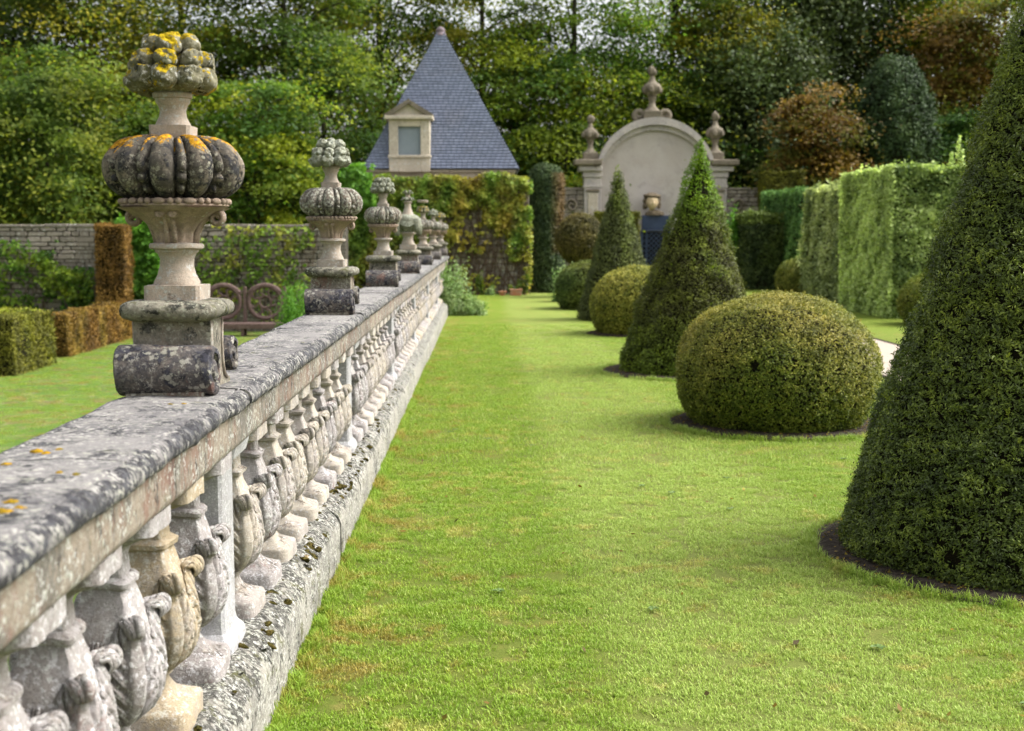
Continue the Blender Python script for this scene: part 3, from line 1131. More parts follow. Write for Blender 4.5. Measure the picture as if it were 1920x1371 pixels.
# joint caps between baluster bearing blocks keep the underside closed: the frieze does that.
# moss cushions and orange crust on the near coping
mc = None
for (px, py, s, orange_) in [(36, 955, 1, 1), (92, 957, .8, 0), (148, 952, .9, 0), (178, 968, .7, 0), (296, 925, .8, 0), (310, 922, 1, 0), (325, 915, .7, 0), (70, 828 + 20, 1.2, 1), (85, 832 + 20, 1.0, 1),
                             (110, 825 + 20, .9, 0), (12, 872, .9, 1), (110, 887, .7, 0), (142, 890, .7, 0), (57, 1027, .8, 1), (20, 945, 1.3, 1), (5, 962, 1.2, 1), (320, 760, .9, 1), (345, 758, .7, 0)]:
    d = cmat @ Vector(((px - 960) / F, (685.5 - py) / F, -1))
    k = (1.152 - EYE) / d.z
    p = Vector((d.x * k, d.y * k, 1.152))
    if p.x < BX - .17 or p.x > BX + .18:
        continue
    if mc is None:
        mc = lathe('moss_cushion', rp([(-.006, .011), (0, .013), (.004, .011), (.007, .006), (.008, .001)]), 14)
        rough(mc, .004, 60, 1)
    zt = 1.150 if p.x < BX + .15 else 1.135
    part('moss_cushion', mc, M['moss'], bal, (p.x - BX, p.y, zt), (0, 0, px), (s * 1.0, s * 1.2, s * .9))

rp_ = random.Random(9)
mcl = []
for k in range(3):
    bm = bmesh.new()
    bmesh.ops.create_icosphere(bm, subdivisions=3, radius=.03)
    for v in bm.verts:
        v.co.z *= .4
    me = rough(bm_mesh('moss_clump', bm, True), .016, 22, k)
    me.materials.append(M['moss_dark'] if k else M['plinth'])
    mcl.append(me)
for k in range(190):
    yb = 1.8 + 10 * rp_.random() ** 1.4
    dx_ = rp_.uniform(.105, .190)
    zt_ = np.interp(dx_, [.13, .150, .200], [.272, .264, .222])
    sc3 = rp_.uniform(.18, .62)
    part('moss_clump', mcl[rp_.randrange(3)], None, bal, (dx_, yb, zt_ - .002), (rp_.uniform(-.2, .2), .45, rp_.uniform(0, 6)), (sc3, sc3 * rp_.uniform(.8, 1.6), sc3))

# ================================================================== FINIALS
def scroll_mesh():
    """console scroll: drum along X with spiral ends"""
    Rr, hl = .0785, .1475
    pr = []
    for x, r_ in [(-hl, .02), (-hl, .03), (-hl + .004, .034), (-hl + .012, .036), (-hl + .012, .052), (-hl, .056), (-hl, .070), (-hl + .006, Rr), (-hl * .5, Rr + .001), (0, Rr), (hl * .5, Rr + .001), (hl - .006, Rr), (hl, .070), (hl, .056), (hl - .012, .052), (hl - .012, .036), (hl - .004, .034), (hl, .03), (hl, .02)]:
        pr.append((x, r_, r_, 2))
    me = lathe('scroll', pr, 40)
    me.transform(Matrix.Rotation(PI / 2, 4, 'Y'))
    rough(me, .005, 5, 2)
    rough(me, .003, 14, 3)
    return me
def pedestal_mesh():
    """Y-Z outline swept along X: concave flanks that run down into the scrolls"""
    pts = []
    H0, H1 = 0.0, .245
    side = [(.205, 0), (.205, .02), (.16, .03), (.125, .055), (.105, .09), (.096, .14), (.094, .2), (.10, .235), (.112, .245)]
    prof = [(y, z) for y, z in side] + [(-y, z) for y, z in side[::-1]]
    me = extrude_profile('pedestal', prof[::-1], -.118, .118, 8)
    # swept along Y: turn so that the outline lies in Y-Z
    me.transform(Matrix.Rotation(PI / 2, 4, 'Z'))
    rough(me, .004, 7, 5)
    return me
def lobe_mesh(phw, bulge, Rg, Hg, beads=0, nv=13):
    def fn(u, v):
        th = (-.5 + u * .985) * PI * .985
        vv = v * 2 - 1
        c = math.cos(th)
        r0 = Rg * (.9 * abs(c) ** .72 + .02)
        z = Hg * math.sin(th) * (1 if th > 0 else .95)
        a = phw * vv
        bl = bulge * math.sqrt(max(0, 1 - vv ** 2)) * (.25 + .75 * abs(c) ** .5)
        if beads:
            s = u * 1.0
            m = 1.0
            if s < .46:
                m = .12 + 1.15 * abs(math.sin((s - .07) * PI / .13)) ** .8
            elif s > .9:
                m = .5
            bl *= m
        r_ = r0 + bl
        zz = z + bl * .55 * math.sin(th)
        return (r_ * math.cos(a), r_ * math.sin(a), zz)
    me = grid_mesh('lobe', 34, nv, fn)
    rough(me, .0022, 14, 4)
    return me
def fruit_mesh(seed):
    bm = bmesh.new()
    bmesh.ops.create_icosphere(bm, subdivisions=4, radius=.040)
    for v in bm.verts:
        x, y_, z = v.co / .04
        # flower-end dimple faces +X, with five ribs round it
        d = max(0, x)
        k = 1 - .34 * max(0, d - .80) / .2
        a = math.atan2(z, y_)
        k *= 1 + (.07 if seed == 1 else .02) * math.cos(5 * a) * max(0, d) ** 1.5
        if seed == 2:
            k *= 1 + .05 * math.cos(8 * a)
            if .62 < d < .78:
                k *= 1.06
        v.co = v.co * k
        v.co.z *= .93
    me = bm_mesh('fruit', bm, True)
    return rough(me, .004, 22, seed)
FRB = [fruit_mesh(k) for k in range(3)]
_frc = {}
def FR(k, mat):
    if (k, mat) not in _frc:
        me = FRB[k].copy()
        me.materials.append(M[mat])
        _frc[(k, mat)] = me
    return _frc[(k, mat)]
SCR, PED = scroll_mesh(), pedestal_mesh()
def slab_mesh():
    pr = [(0, .118, .128, 7), (.006, .135, .140, 7), (.012, .150, .152, 7), (.022, .158, .160, 6), (.034, .160, .162, 6), (.046, .157, .159, 6), (.055, .147, .150, 6), (.060, .128, .130, 7), (.062, .1, .1, 7)]
    return rough(lathe('slab', pr, 48), .004, 7, 8)
SLAB = slab_mesh()
LN = rough(lathe('lower_neck', [(0, .088, .088, 14), (.052, .088, .088, 14), (.053, .070, .070, 2.5), (.063, .070, .070, 2.3), (.085, .061, .061, 2), (.115, .054, .054, 2), (.14, .0535, .0535, 2), (.155, .060, .060, 2), (.163, .069, .069, 2), (.170, .070, .070, 2),
                               (.171, .078, .078, 2), (.175, .085, .085, 2), (.184, .086, .086, 2), (.190, .082, .082, 2), (.193, .066, .066, 2)], 48), .0015, 10, 2)
def capital_mesh():
    def fn(u, v):
        a = 2 * PI * v
        z = u * .118
        r_ = .064 + .012 * u + .085 * max(0, u - .25) ** 2.0 / .75 ** 2
        sqk = max(0, (u - .3) / .7)
        c, s = sq(a, 2 + 2.5 * sqk)
        fl = math.cos(12 * a)
        r_ *= 1 + .06 * fl * min(1, u * 5) * (1 - .5 * u)
        return (c * r_, s * r_, z)
    me = grid_mesh('capital', 26, 96, fn, True)
    return rough(me, .0015, 12, 3)
CAP = capital_mesh()
def volute_mesh():
    bm = bmesh.new()
    pts = [(.060, 0, .0), (.066, 0, .03), (.080, 0, .065), (.100, 0, .092), (.120, 0, .106)]
    for i in range(22):
        q = i / 21
        a = PI * .5 - q * PI * 2.6
        rr = .024 * (1 - q * .72)
        pts.append((.132 + rr * math.cos(a), 0, .084 + rr * math.sin(a)))
    tube(bm, pts, .013, .009, 8)
    for v in bm.verts:
        v.co.y *= 1.9
    return bm_mesh('volute', bm, True)
VOL = volute_mesh()
_b = bmesh.new()
tube(_b, [(0, -.066, 0), (0, -.070, .03), (0, -.088, .07), (0, -.115, .095)], .009, .007, 8)
STALK = bm_mesh('rosette_stalk', _b, True)
STALK.materials.append(M['capital'])
RING = None
def bead_ring_mesh():
    bm = bmesh.new()
    n, R0 = 44, .170
    for j in range(n):
        a = 2 * PI * j / n
        long_ = (j % 4 == 0)
        if j % 4 == 1:
            continue
        m = Matrix.Translation((R0 * math.cos(a + (.07 if long_ else 0)), R0 * math.sin(a + (.07 if long_ else 0)), .014)) @ Matrix.Rotation(a + PI / 2, 4, 'Z') @ Matrix.Diagonal((2.0 if long_ else 1, 1, 1, 1))
        bmesh.ops.create_uvsphere(bm, u_segments=10, v_segments=6, radius=.0105, matrix=m)
    return bm_mesh('bead_ring', bm, True)
BEADS = bead_ring_mesh()
RINGB = lathe('moulding', rp([(-.012, .150), (-.006, .158), (0, .166), (.004, .172), (.009, .172), (.012, .160), (.024, .158), (.030, .1)]), 56)
UN = rough(lathe('upper_neck', [(-.03, .062, .062, 14), (.045, .066, .066, 14), (.046, .056, .056, 2.4), (.058, .052, .052, 2), (.075, .044, .044, 2), (.095, .0415, .0415, 2), (.112, .047, .047, 2), (.122, .055, .055, 2), (.134, .056, .056, 2),
                                (.136, .062, .062, 2), (.150, .063, .063, 2), (.156, .058, .058, 2), (.158, .03, .03, 2)], 40), .0015, 10, 6)
BOWL = lathe('bowl', rp([(0, .05), (.010, .075), (.022, .088), (.05, .088), (.11, .072), (.13, .05), (.14, .01)]), 28)
for me_, m_ in ((SCR, 'scroll'), (PED, 'pedestal'), (SLAB, 'slab'), (LN, 'neck'), (CAP, 'capital'), (VOL, 'capital'), (BEADS, 'capital'), (RINGB, 'capital'), (UN, 'neck')):
    me_.materials.append(M[m_])

def pedestal_parts(t):
    part('pedestal', PED, None, t)
    # raised border on the side panels
    for sx in (-1, 1):
        for sy in (-1, 1):
            bm = bmesh.new()
            pts = [(sx * .120, sy * .085, .225), (sx * .120, sy * .078, .15), (sx * .120, sy * .086, .09), (sx * .120, sy * .11, .045), (sx * .120, sy * .15, .025)]
            tube(bm, pts, .006, .006, 6)
            part('side_moulding', bm_mesh('side_moulding', bm, True), M['neck'], t)
    for sy in (-1, 1):
        part('scroll', SCR, None, t, (0, sy * .155, .079 if sy < 0 else .105), (0, 0, 0), (1, 1, 1) if sy < 0 else (1, .75, .75))
    part('slab', SLAB, None, t, (0, 0, .230))

def finial(label, y, group, gourd_mat, fruit_mat, s=1.0, gs=1.0, rows=3, seed=0, dx=0, flat=False):
    t = thing('stone_finial', label, 'finial', (BX + dx, y, 1.147), 0, group)
    pedestal_parts(t)
    part('lower_neck', LN, None, t, (0, 0, .288), (0, 0, 0), (1, 1, s))
    z = .288 + .190 * s
    c = part('capital', CAP, None, t, (0, 0, z), (0, 0, 0), (gs, gs, s))
    for q in (0, 1, 2):
        part('volute', VOL, None, c, (0, 0, 0), (0, 0, q * PI / 2))
    for sx in (-1, 1):
        part('rosette', FR(1, 'capital'), None, c, (.020 * sx, -.125, .098), (0, .25, -PI / 2 + sx * .15), (.42, .42, .42))
        part('rosette_stalk', STALK, None, c, (.012 * sx, 0, 0))
    z += .120 * s
    part('moulding', RINGB, None, t, (0, 0, z), (0, 0, 0), (gs, gs, 1))
    part('bead_ring', BEADS, None, t, (0, 0, z + .003), (0, 0, 0), (gs, gs, 1))
    z += .026
    Rg, Hg = .213 * gs, .098 * gs
    core = lathe('gourd', rp([(-Hg * .97, Rg * .35), (-Hg * .8, Rg * .62), (-Hg * .4, Rg * .82), (0, Rg * .9), (Hg * .4, Rg * .82), (Hg * .8, Rg * .6), (Hg * .96, Rg * .3)]), 40)
    g = part('gourd', core, M[gourd_mat], t, (0, 0, z + Hg * .96))
    big = lobe_mesh(PI / 10 * .66, .038 * gs, Rg * .96, Hg)
    big.materials.append(M[gourd_mat])
    thin = lobe_mesh(PI / 10 * .27, .026 * gs, Rg * .97, Hg, 1, 9)
    thin.materials.append(M[gourd_mat])
    for q in range(10):
        a = q * PI / 5 - PI / 2 + .03
        part('lobe', big, None, g, (0, 0, 0), (0, 0, a))
        part('beaded_rib', thin, None, g, (0, 0, 0), (0, 0, a + PI / 10))
    z += Hg * 1.93
    part('upper_neck', UN, None, t, (0, 0, z), (0, 0, 0), (gs, gs, s))
    z += .152 * s
    b = part('fruit_basket', BOWL, M[fruit_mat], t, (0, 0, z), (0, 0, 0), (gs, gs, gs))
    r = random.Random(seed)
    rowsd = [(.108, .040, 9, 1.08), (.100, .092, 8, 1.0), (.066, .145, 6, 1.0), (.0, .160, 1, 1.0)]
    if rows == 2:
        rowsd = [(.100, .045, 8, 1.1), (.08, .10, 7, 1.05), (0, .125, 1, 1.0)]
    for (rr, zz, m, sc) in rowsd:
        for j in range(m):
            a = 2 * PI * (j + .5 * (zz > .06) + r.uniform(-.12, .12)) / m + 1.2
            k = sc * r.uniform(.88, 1.12)
            part('fruit', FR(r.randrange(3), fruit_mat), None, b, (rr * math.cos(a), rr * math.sin(a), zz + r.uniform(-.006, .006)),
                 (r.uniform(-.3, .3), -.35 + r.uniform(-.4, .3), a), (k, k * r.uniform(.9, 1.1), k))
    if flat:
        part('rim', lathe('rim', rp([(0, .07), (.02, .085), (.035, .088), (.04, .07)]), 24), M['neck'], t, (0, 0, z + .155))
    return t

GF = 'carved stone finials standing on the balustrade piers'
finial('nearest and largest stone finial, dark lobed gourd topped with fruit covered in bright yellow lichen', PIER0 - .10, GF, 'gourd', 'fruit', .95, .975, 3, 3, -.038)
finial('second stone finial from the near end, brown gourd with white spots under grey fruit', PIER0 + STEP - .06, GF, 'gourd_pale', 'fruit_grey', .93, .885, 3, 8, -.01)
finial('third stone finial on the balustrade, mottled gourd under pale grey green fruit', PIER0 + 2 * STEP, GF, 'gourd_pale', 'fruit_grey', .86, .80, 3, 9, 0)
# the fourth: draped urn with a leafy stalk
t = thing('stone_finial', 'fourth finial on the balustrade, urn hung with carved drapery under a leafy tip', 'finial', (BX, PIER0 + 3 * STEP, 1.147), 0, GF)
pedestal_parts(t)
part('lower_neck', LN, None, t, (0, 0, .298), (0, 0, 0), (1.15, 1.15, 1.1))
ur = part('urn', lathe('urn', rp([(0, .07), (.03, .10), (.07, .135), (.12, .155), (.16, .155), (.2, .13), (.22, .08), (.225, .05)]), 32), M['fruit_grey'], t, (0, 0, .505))
for q in range(4):
    a0 = q * PI / 2
    bm = bmesh.new()
    for k in range(3):
        pts = [((.155 + .006 * k) * math.cos(a0 + f * PI / 4), (.155 + .006 * k) * math.sin(a0 + f * PI / 4), .15 - (.035 + .02 * k) * (1 - f * f)) for f in [x / 6 for x in range(-6, 7)]]
        tube(bm, pts, .014, .014, 6)
    a1 = a0 + PI / 4
    for k in range(4):
        tube(bm, [((.165 + .02 * (k % 2)) * math.cos(a1 + .07 * (k - 1.5)), (.165 + .02 * (k % 2)) * math.sin(a1 + .07 * (k - 1.5)), .17), (.19 * math.cos(a1 + .09 * (k - 1.5)), .19 * math.sin(a1 + .09 * (k - 1.5)), .02 - .02 * k)], .02, .026, 6)
    part('drapery', bm_mesh('drapery', bm, True), M['urnstone'] if False else M['fruit_grey'], ur)
part('stalk', lathe('stalk', rp([(0, .075), (.04, .055), (.09, .038), (.13, .04), (.15, .06), (.16, .035), (.24, .03), (.26, .04)]), 20), M['neck'], t, (0, 0, .725))
for (zz, ll, m) in ((.89, .085, 7), (.975, .06, 6)):
    for j in range(m):
        a = 2 * PI * j / m
        bm = bmesh.new()
        tube(bm, [(.02 * math.cos(a), .02 * math.sin(a), zz), (ll * .7 * math.cos(a), ll * .7 * math.sin(a), zz + .035), (ll * math.cos(a), ll * math.sin(a), zz + .005)], .02, .009, 6)
        part('leaf', bm_mesh('leaf', bm, True), M['fruit_grey'], t)
finial('fifth finial on the balustrade, flat topped basket spotted with yellow orange lichen', PIER0 + 4 * STEP, GF, 'gourd_pale', 'fruit', .75, .74, 2, 4, 0, True)
finial('sixth finial on the balustrade, partly hidden between the fifth and the last one', PIER0 + 5 * STEP, GF, 'gourd_pale', 'fruit_grey', .75, .76, 2, 5)
finial('farthest finial, on the last pier beside the grey green shrub', PIER0 + 6 * STEP, GF, 'gourd_pale', 'fruit', .72, .80, 2, 6)

# ================================================================== TOPIARY
def cx(px, D):
    return at(px, 600, D).x
GC = 'clipped yew cones along the lawn'
GD = 'clipped domes along the lawn'
D = 6.43
gx = cx(1926, D)
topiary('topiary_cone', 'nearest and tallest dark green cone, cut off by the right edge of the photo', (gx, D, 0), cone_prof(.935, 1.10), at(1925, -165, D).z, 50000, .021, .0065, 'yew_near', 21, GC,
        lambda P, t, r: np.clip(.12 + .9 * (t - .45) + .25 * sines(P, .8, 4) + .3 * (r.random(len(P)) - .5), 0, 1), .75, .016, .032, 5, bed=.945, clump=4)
D = 10.95
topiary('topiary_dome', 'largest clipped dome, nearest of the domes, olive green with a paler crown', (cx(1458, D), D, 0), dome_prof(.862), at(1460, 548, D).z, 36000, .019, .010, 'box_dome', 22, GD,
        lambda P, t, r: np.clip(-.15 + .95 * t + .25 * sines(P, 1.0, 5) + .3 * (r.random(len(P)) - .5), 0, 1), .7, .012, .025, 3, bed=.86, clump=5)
D = 15.15
topiary('topiary_cone', 'middle cone between two domes, brownish yew with a bright green tip', (cx(1296, D), D, 0), cone_prof(.865, 1.0), at(1313, 254, D).z, 26000, .028, .012, 'yew_cone', 23, GC,
        lambda P, t, r: np.clip(.5 + 2.4 * (t - .70) + .22 * sines(P, 1.2, 6) + .35 * (r.random(len(P)) - .5), .0, 1) + np.clip((.28 - t) * 1.5, 0, .4), .75, .028, .04, 3, (.09, 0), bed=.98, clump=3)
D = 20.9
topiary('topiary_dome', 'clipped golden green dome between the middle cone and the far cone', (cx(1200, D), D, 0), dome_prof(.81), at(1200, 499, D).z, 14000, .034, .017, 'dome_gold', 24, GD, None, .7, .012, .03, 3, bed=.80, clump=4)
D = 24.4
topiary('topiary_cone', 'farthest and smallest cone, with a reddish patch below its green tip', (cx(1157, D), D, 0), cone_prof(.765, .96), at(1157, 309, D).z, 12000, .042, .018, 'yew_mid', 25, GC,
        lambda P, t, r: np.clip(.1 + 2.5 * (t - .7) * (P[:, 0] < .02) + .2 * (r.random(len(P)) - .5) + .3 * sines(P, .9, 2), 0, 1), .75, .015, .04, 3, clump=3)
D = 27.9
topiary('topiary_dome', 'farthest green dome on the lawn, below the brown round ball', (cx(1108, D), D, 0), dome_prof(.76), at(1108, 489, D).z, 9000, .042, .02, 'dome_green', 26, GD, None, .7, .012, .03, 3, clump=3)
D = 33
tb = topiary('topiary_ball', 'dark brownish clipped ball on a stem, behind the farthest dome', (cx(1088, D), D, .85), lambda t: .63 * max(0, 1 - (2 * t - 1) ** 2 * (1.0 if t > .5 else .93)) ** .5, 1.28, 9000, .048, .022, 'ball_brown', 27, None, None, .7, .012, .03, 3, clump=3)
for ch in tb.children:
    if ch.name.startswith('trunk'):
        bm = bmesh.new()
        tube(bm, [(0, 0, -.9), (0, 0, .4)], .05, .05)
        ch.data = bm_mesh('trunk', bm)
        ch.data.materials.append(M['bark'])
D = 33
topiary('topiary_dome', 'small green dome in front of the tall green hedge, left of the pale hedge', (cx(1502, D), D, 0), dome_prof(.66), at(1502, 485, D).z, 8000, .05, .022, 'box_dome', 28, GD, None, .7, .012, .03, 2, clump=2)
D = 22.8
topiary('topiary_dome', 'clipped dome peeping out from behind the nearest cone, beside the lime hedge', (cx(1764, D), D, 0), dome_prof(.74), at(1764, 510, D).z, 8000, .04, .02, 'box_dome', 29, GD, None, .7, .012, .03, 2, clump=2)
D = 35.6
zc = at(1024, 308, D).z
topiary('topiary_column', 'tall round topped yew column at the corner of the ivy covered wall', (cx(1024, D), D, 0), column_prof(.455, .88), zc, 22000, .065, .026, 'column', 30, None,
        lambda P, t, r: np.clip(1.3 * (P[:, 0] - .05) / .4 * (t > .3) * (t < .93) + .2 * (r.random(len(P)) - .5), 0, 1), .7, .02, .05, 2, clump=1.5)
D = 46
topiary('topiary_column', 'huge dark green bullet shaped topiary rising behind the right hedges', (cx(1663, D), D, 0), column_prof(1.52, .55), at(1663, 106, D).z, 36000, .12, .05, 'big_topiary', 31, None,
        lambda P, t, r: np.clip(1.2 * (.55 - t) * 2 - .35 + .3 * sines(P, .3, 3), 0, 1), .7, .06, .14, 2, clump=.8)

# ================================================================== HEDGES
Hn = 'clipped hedges in the lower garden'
def corner(px, py, z0):
    d = cmat @ Vector(((px - 960) / F, (685.5 - py) / F, -1))
    k = (z0 - EYE) / d.z
    return Vector((d.x * k, d.y * k, z0))
a, b = corner(85, 672, LOW), corner(222, 640, LOW)
hedge('clipped_hedge', 'low clipped hedge turning rust brown, right one of the two in the lower garden', (a.x, a.y + .15, LOW), (b.x + .1, b.y + 1.2, at(200, 569, b.y).z), 34000, .055, .025, 'hedge_rust', 41, Hn,
      lambda P, r: np.clip((P[:, 2] > 1.0) * .6 + .15 * r.random(len(P)) + .2 * sines(P, .6, 3), 0, 1), faces='xXyz')
a = corner(0, 706, LOW)
b = corner(84, 690, LOW)
hedge('clipped_hedge', 'low clipped hedge with a yellow green top at the left edge, olive brown sides', (a.x - 2.5, a.y, LOW), (b.x - .02, a.y + 2.2, at(0, 592, a.y).z), 34000, .05, .024, 'hedge_olive', 42, Hn,
      lambda P, r: np.clip((P[:, 2] > 1.1) * .9 + .2 * sines(P, .6, 3), 0, 1), faces='xXyz')
D = 31.8
a = at(179, 500, D)
b = at(234, 500, D)
hedge('yew_pillar', 'square rust brown hedge pillar standing against the left wall', (a.x, D, LOW), (b.x, D + .8, at(200, 421, D).z), 16000, .06, .026, 'hedge_rust', 43, None,
      lambda P, r: np.clip(.1 + .2 * sines(P, .6, 3), 0, 1) * .5, faces='xXyz', cat='hedge')
# right side
hz = 2.95
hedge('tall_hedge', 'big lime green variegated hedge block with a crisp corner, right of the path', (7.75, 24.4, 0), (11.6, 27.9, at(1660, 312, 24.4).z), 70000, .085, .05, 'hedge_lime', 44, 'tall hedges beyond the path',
      lambda P, r: np.clip(.0 + .75 * (P[:, 0] > -1.86) + .35 * sines(P, .5, 3) + .2 * (r.random(len(P)) - .5), 0, 1), depth=.09, bump=.04, clump=1.2, faces='xyz', extra=.03)  # leaves away from the west face toned darker, as painted side shade
hedge('tall_hedge', 'bluish green hedge section between the lime hedge and the nearest cone', (8.75 + .3, 24.25, 0), (12.0, 24.6, 2.95), 26000, .075, .035, 'hedge_blue', 45, 'tall hedges beyond the path', faces='xyz', depth=.08) if False else None
hedge('tall_hedge', 'narrow pale cream green hedge between the lime hedge and the dark green one', (8.05, 28.7, 0), (11.5, 32.5, at(1560, 346, 28.7).z), 34000, .085, .045, 'hedge_pale', 46, 'tall hedges beyond the path', depth=.1, bump=.06, faces='xyz', extra=.06)
hedge('tall_hedge', 'mid green hedge with a shaded side, behind the small dome', (cx(1493, 35.5), 35.5, 0), (13.5, 40.5, at(1500, 352, 35.5).z), 36000, .09, .04, 'hedge_green', 47, 'tall hedges beyond the path', depth=.09, faces='xyz')
xl = cx(1458, 40.5)
hedge('low_hedge', 'dark loose hedge left of the mid green hedge', (cx(1402, 37), 37, 0), (cx(1466, 37), 39.5, at(1430, 402, 37).z), 16000, .09, .04, 'hedge_dark', 48, None, depth=.1, bump=.07, faces='xyz', extra=.1,
      tonefn=lambda P, r: np.clip((P[:, 2] > 1.9) * .8 + .3 * sines(P, .6, 3), 0, 1))
bush('leafy_bush', 'bright green bush half hidden behind the middle cone', (cx(1378, 39), 39, 0), (.65, .6, 2.05), 6000, .1, .06, 'climber', 49)
hedge('block_hedge', 'square olive hedge block standing behind the green hedges by the stone wall', (cx(1431, 43), 43, 0), (cx(1504, 43), 44.2, at(1460, 321, 43).z), 18000, .09, .04, 'hedge_olive', 50, None, faces='xyz', tonefn=lambda P, r: r.random(len(P)) * .15)
hedge('block_hedge', 'square hedge block left of the blue gate, behind the farthest cone', (cx(1118, 43), 43, 0), (cx(1199, 43), 44, at(1160, 398, 43).z), 12000, .08, .035, 'hedge_olive', 51, None, faces='xyz', tonefn=lambda P, r: r.random(len(P)) * .3)
# tall free shoots on top of the lime hedge
for i, (px, py) in enumerate([(1792, 255), (1782, 285), (1801, 280)]):
    D = 25.5
    p0, p1 = at(px, 312, D), at(px, py, D)
    t = thing('hedge_shoot', ['tallest unclipped shoot above the lime hedge', 'short unclipped shoot left of the tallest one on the lime hedge', 'unclipped shoot on the lime hedge nearest to the big cone'][i], 'plant', p0, 0, 'free shoots on the lime hedge')
    h_ = p1.z - p0.z
    n = 60
    r = np.random.default_rng(i)
    z = r.random(n) * h_
    a_ = r.random(n) * 6.3
    P = np.stack([.10 * z + .035 * np.cos(a_) * (1.2 - z / h_), .035 * np.sin(a_), z], 1)
    part('leaves', leaf_mesh('leaves', P, np.tile([0, -.6, 1.], (n, 1)), .08, .045, .6, None, i), FOL['hedge_lime'], t)['kind'] = 'stuff'
    bm = bmesh.new()
    tube(bm, [(0, 0, -.1), (0.10 * h_, 0, h_)], .008, .003, 5)
    part('stem', bm_mesh('stem', bm), M['twig'], t)
# shrubs
D = 25.6
p = at(848, 590, D)
bush('grey_shrub', 'loose grey green shrub spilling over the lawn at the far end of the balustrade', (p.x - .12, D + .3, 0), (.55, .6, 1.02), 9000, .05, .03, 'shrub_grey', 61)
bush('spreading_shrub', 'low grey green shoots spreading right from the shrub by the balustrade', (p.x + .38, D + .1, 0), (.38, .35, .38), 2800, .045, .026, 'shrub_grey', 62)
D = 30.8
bush('flowering_shrub', 'pale yellow green shrub with cream flowers under the round ball', (cx(1060, D), D, 0), (.42, .4, .85), 4500, .07, .035, 'shrub_grey', 63)
D = 28
p = at(552, 600, D)
bush('round_shrub', 'rounded bright green shrub behind the second finial, right of the bench', (p.x, D, LOW), (.48, .5, at(552, 536, D).z - LOW), 9000, .05, .028, 'climber', 64, tone=lambda P, r: r.random(len(P)) * .25)
for i, (px, w_) in enumerate([(985, .25), (960, .16), (918, .2), (895, .22)]):
    D = 33.9
    bush('border_plant', ['strap leaved plant at the foot of the tall yew column', 'small leafy plant beside the pale pot', 'small plant left of the terracotta pot', 'bushy green plant at the foot of the ivy wall'][i], (cx(px, D), D, 0), (w_, .2, [.5, .25, .25, .75][i]), 700, .06, .025, 'deep' if i != 2 else 'shrub_grey', 65 + i, 'plant', 'plants at the foot of the ivy wall', nst=6)

# ================================================================== WALLS
def stone_variants(n=6):
    out = []
    for i in range(n):
        me = box('stone', (-.5, -.5, -.5), (.5, .5, .5), .12)
        rough(me, .07, .8, i * 7)
        out.append(me)
    return out
SV = [stone_variants(), stone_variants()]
for m_, lst in zip(('wallstone', 'wallstone_pale'), SV):
    for me in lst:
        me.materials.append(M[m_])
def rubble_wall(wall, x0, x1, z0, z1, yf, cw, chh, seed, limit=290, cover=None, pale=.5):
    """lay coursed rubble on the front face: single stones first, the rest joined"""
    r = random.Random(seed)
    cells = []
    z = z1
    while z > z0 + .02:
        h = chh * r.uniform(.75, 1.3)
        x = x0 + r.uniform(-.5, 0) * cw
        while x < x1:
            w_ = cw * r.uniform(.6, 1.6)
            xa, xb = max(x, x0), min(x + w_, x1)
            if xb - xa > .06:
                cells.append(((xa + xb) / 2, z - h / 2, xb - xa, h))
            x += w_
        z -= h
    vis = [c for c in cells if not (cover and cover(c[0], c[1]))]
    hid = [c for c in cells if cover and cover(c[0], c[1])]
    rest = vis[limit:] + hid
    for c in vis[:limit]:
        o = part('stone', r.choice(SV[0] if r.random() > pale else SV[1]), None, wall, (c[0], yf, c[1]), (0, 0, 0), (c[2] - .022, .12 + r.uniform(-.03, .03), c[3] - .018))
    if rest:
        bm = bmesh.new()
        for c in rest:
            add_box(bm, (c[0] - c[2] / 2 + .011, yf - .06 + r.uniform(-.012, .012), c[1] - c[3] / 2 + .009), (c[0] + c[2] / 2 - .011, yf + .05, c[1] + c[3] / 2 - .009))
        o = part('stonework', bm_mesh('stonework', bm), M['wallstone'], wall)
        o['kind'] = 'stuff'
D = 33.4
zt = at(560, 423, D).z
xl, xr = at(-260, 500, D).x, at(650, 500, D).x
w0 = thing('garden_wall', 'old rubble stone garden wall behind the lower garden, partly covered by vines', 'wall', (0, D, 0))
part('wall_core', box('core', (xl, .03, LOW - .1), (xr, .45, zt - .06)), M['mortar'], w0)
pxw = lambda x: 908 + F * x / D
rubble_wall(w0, at(-20, 500, D).x, xr, LOW, zt - .05, 0, .30, .115, 3, 290,
            cover=lambda x, z: (160 < pxw(x) < 375) or z < -.25 or (pxw(x) > 600) or (60 < pxw(x) < 180 and z < 1.0))
i = 0
x = xl
r = random.Random(4)
while x < xr:
    w_ = r.uniform(.5, .9)
    me = box('cap', (x + .008, -.07, zt - .05), (min(x + w_, xr) - .008, .5, zt + .02 + r.uniform(0, .02)), .015)
    part('capstone', me, M['wallstone'], w0)
    x += w_

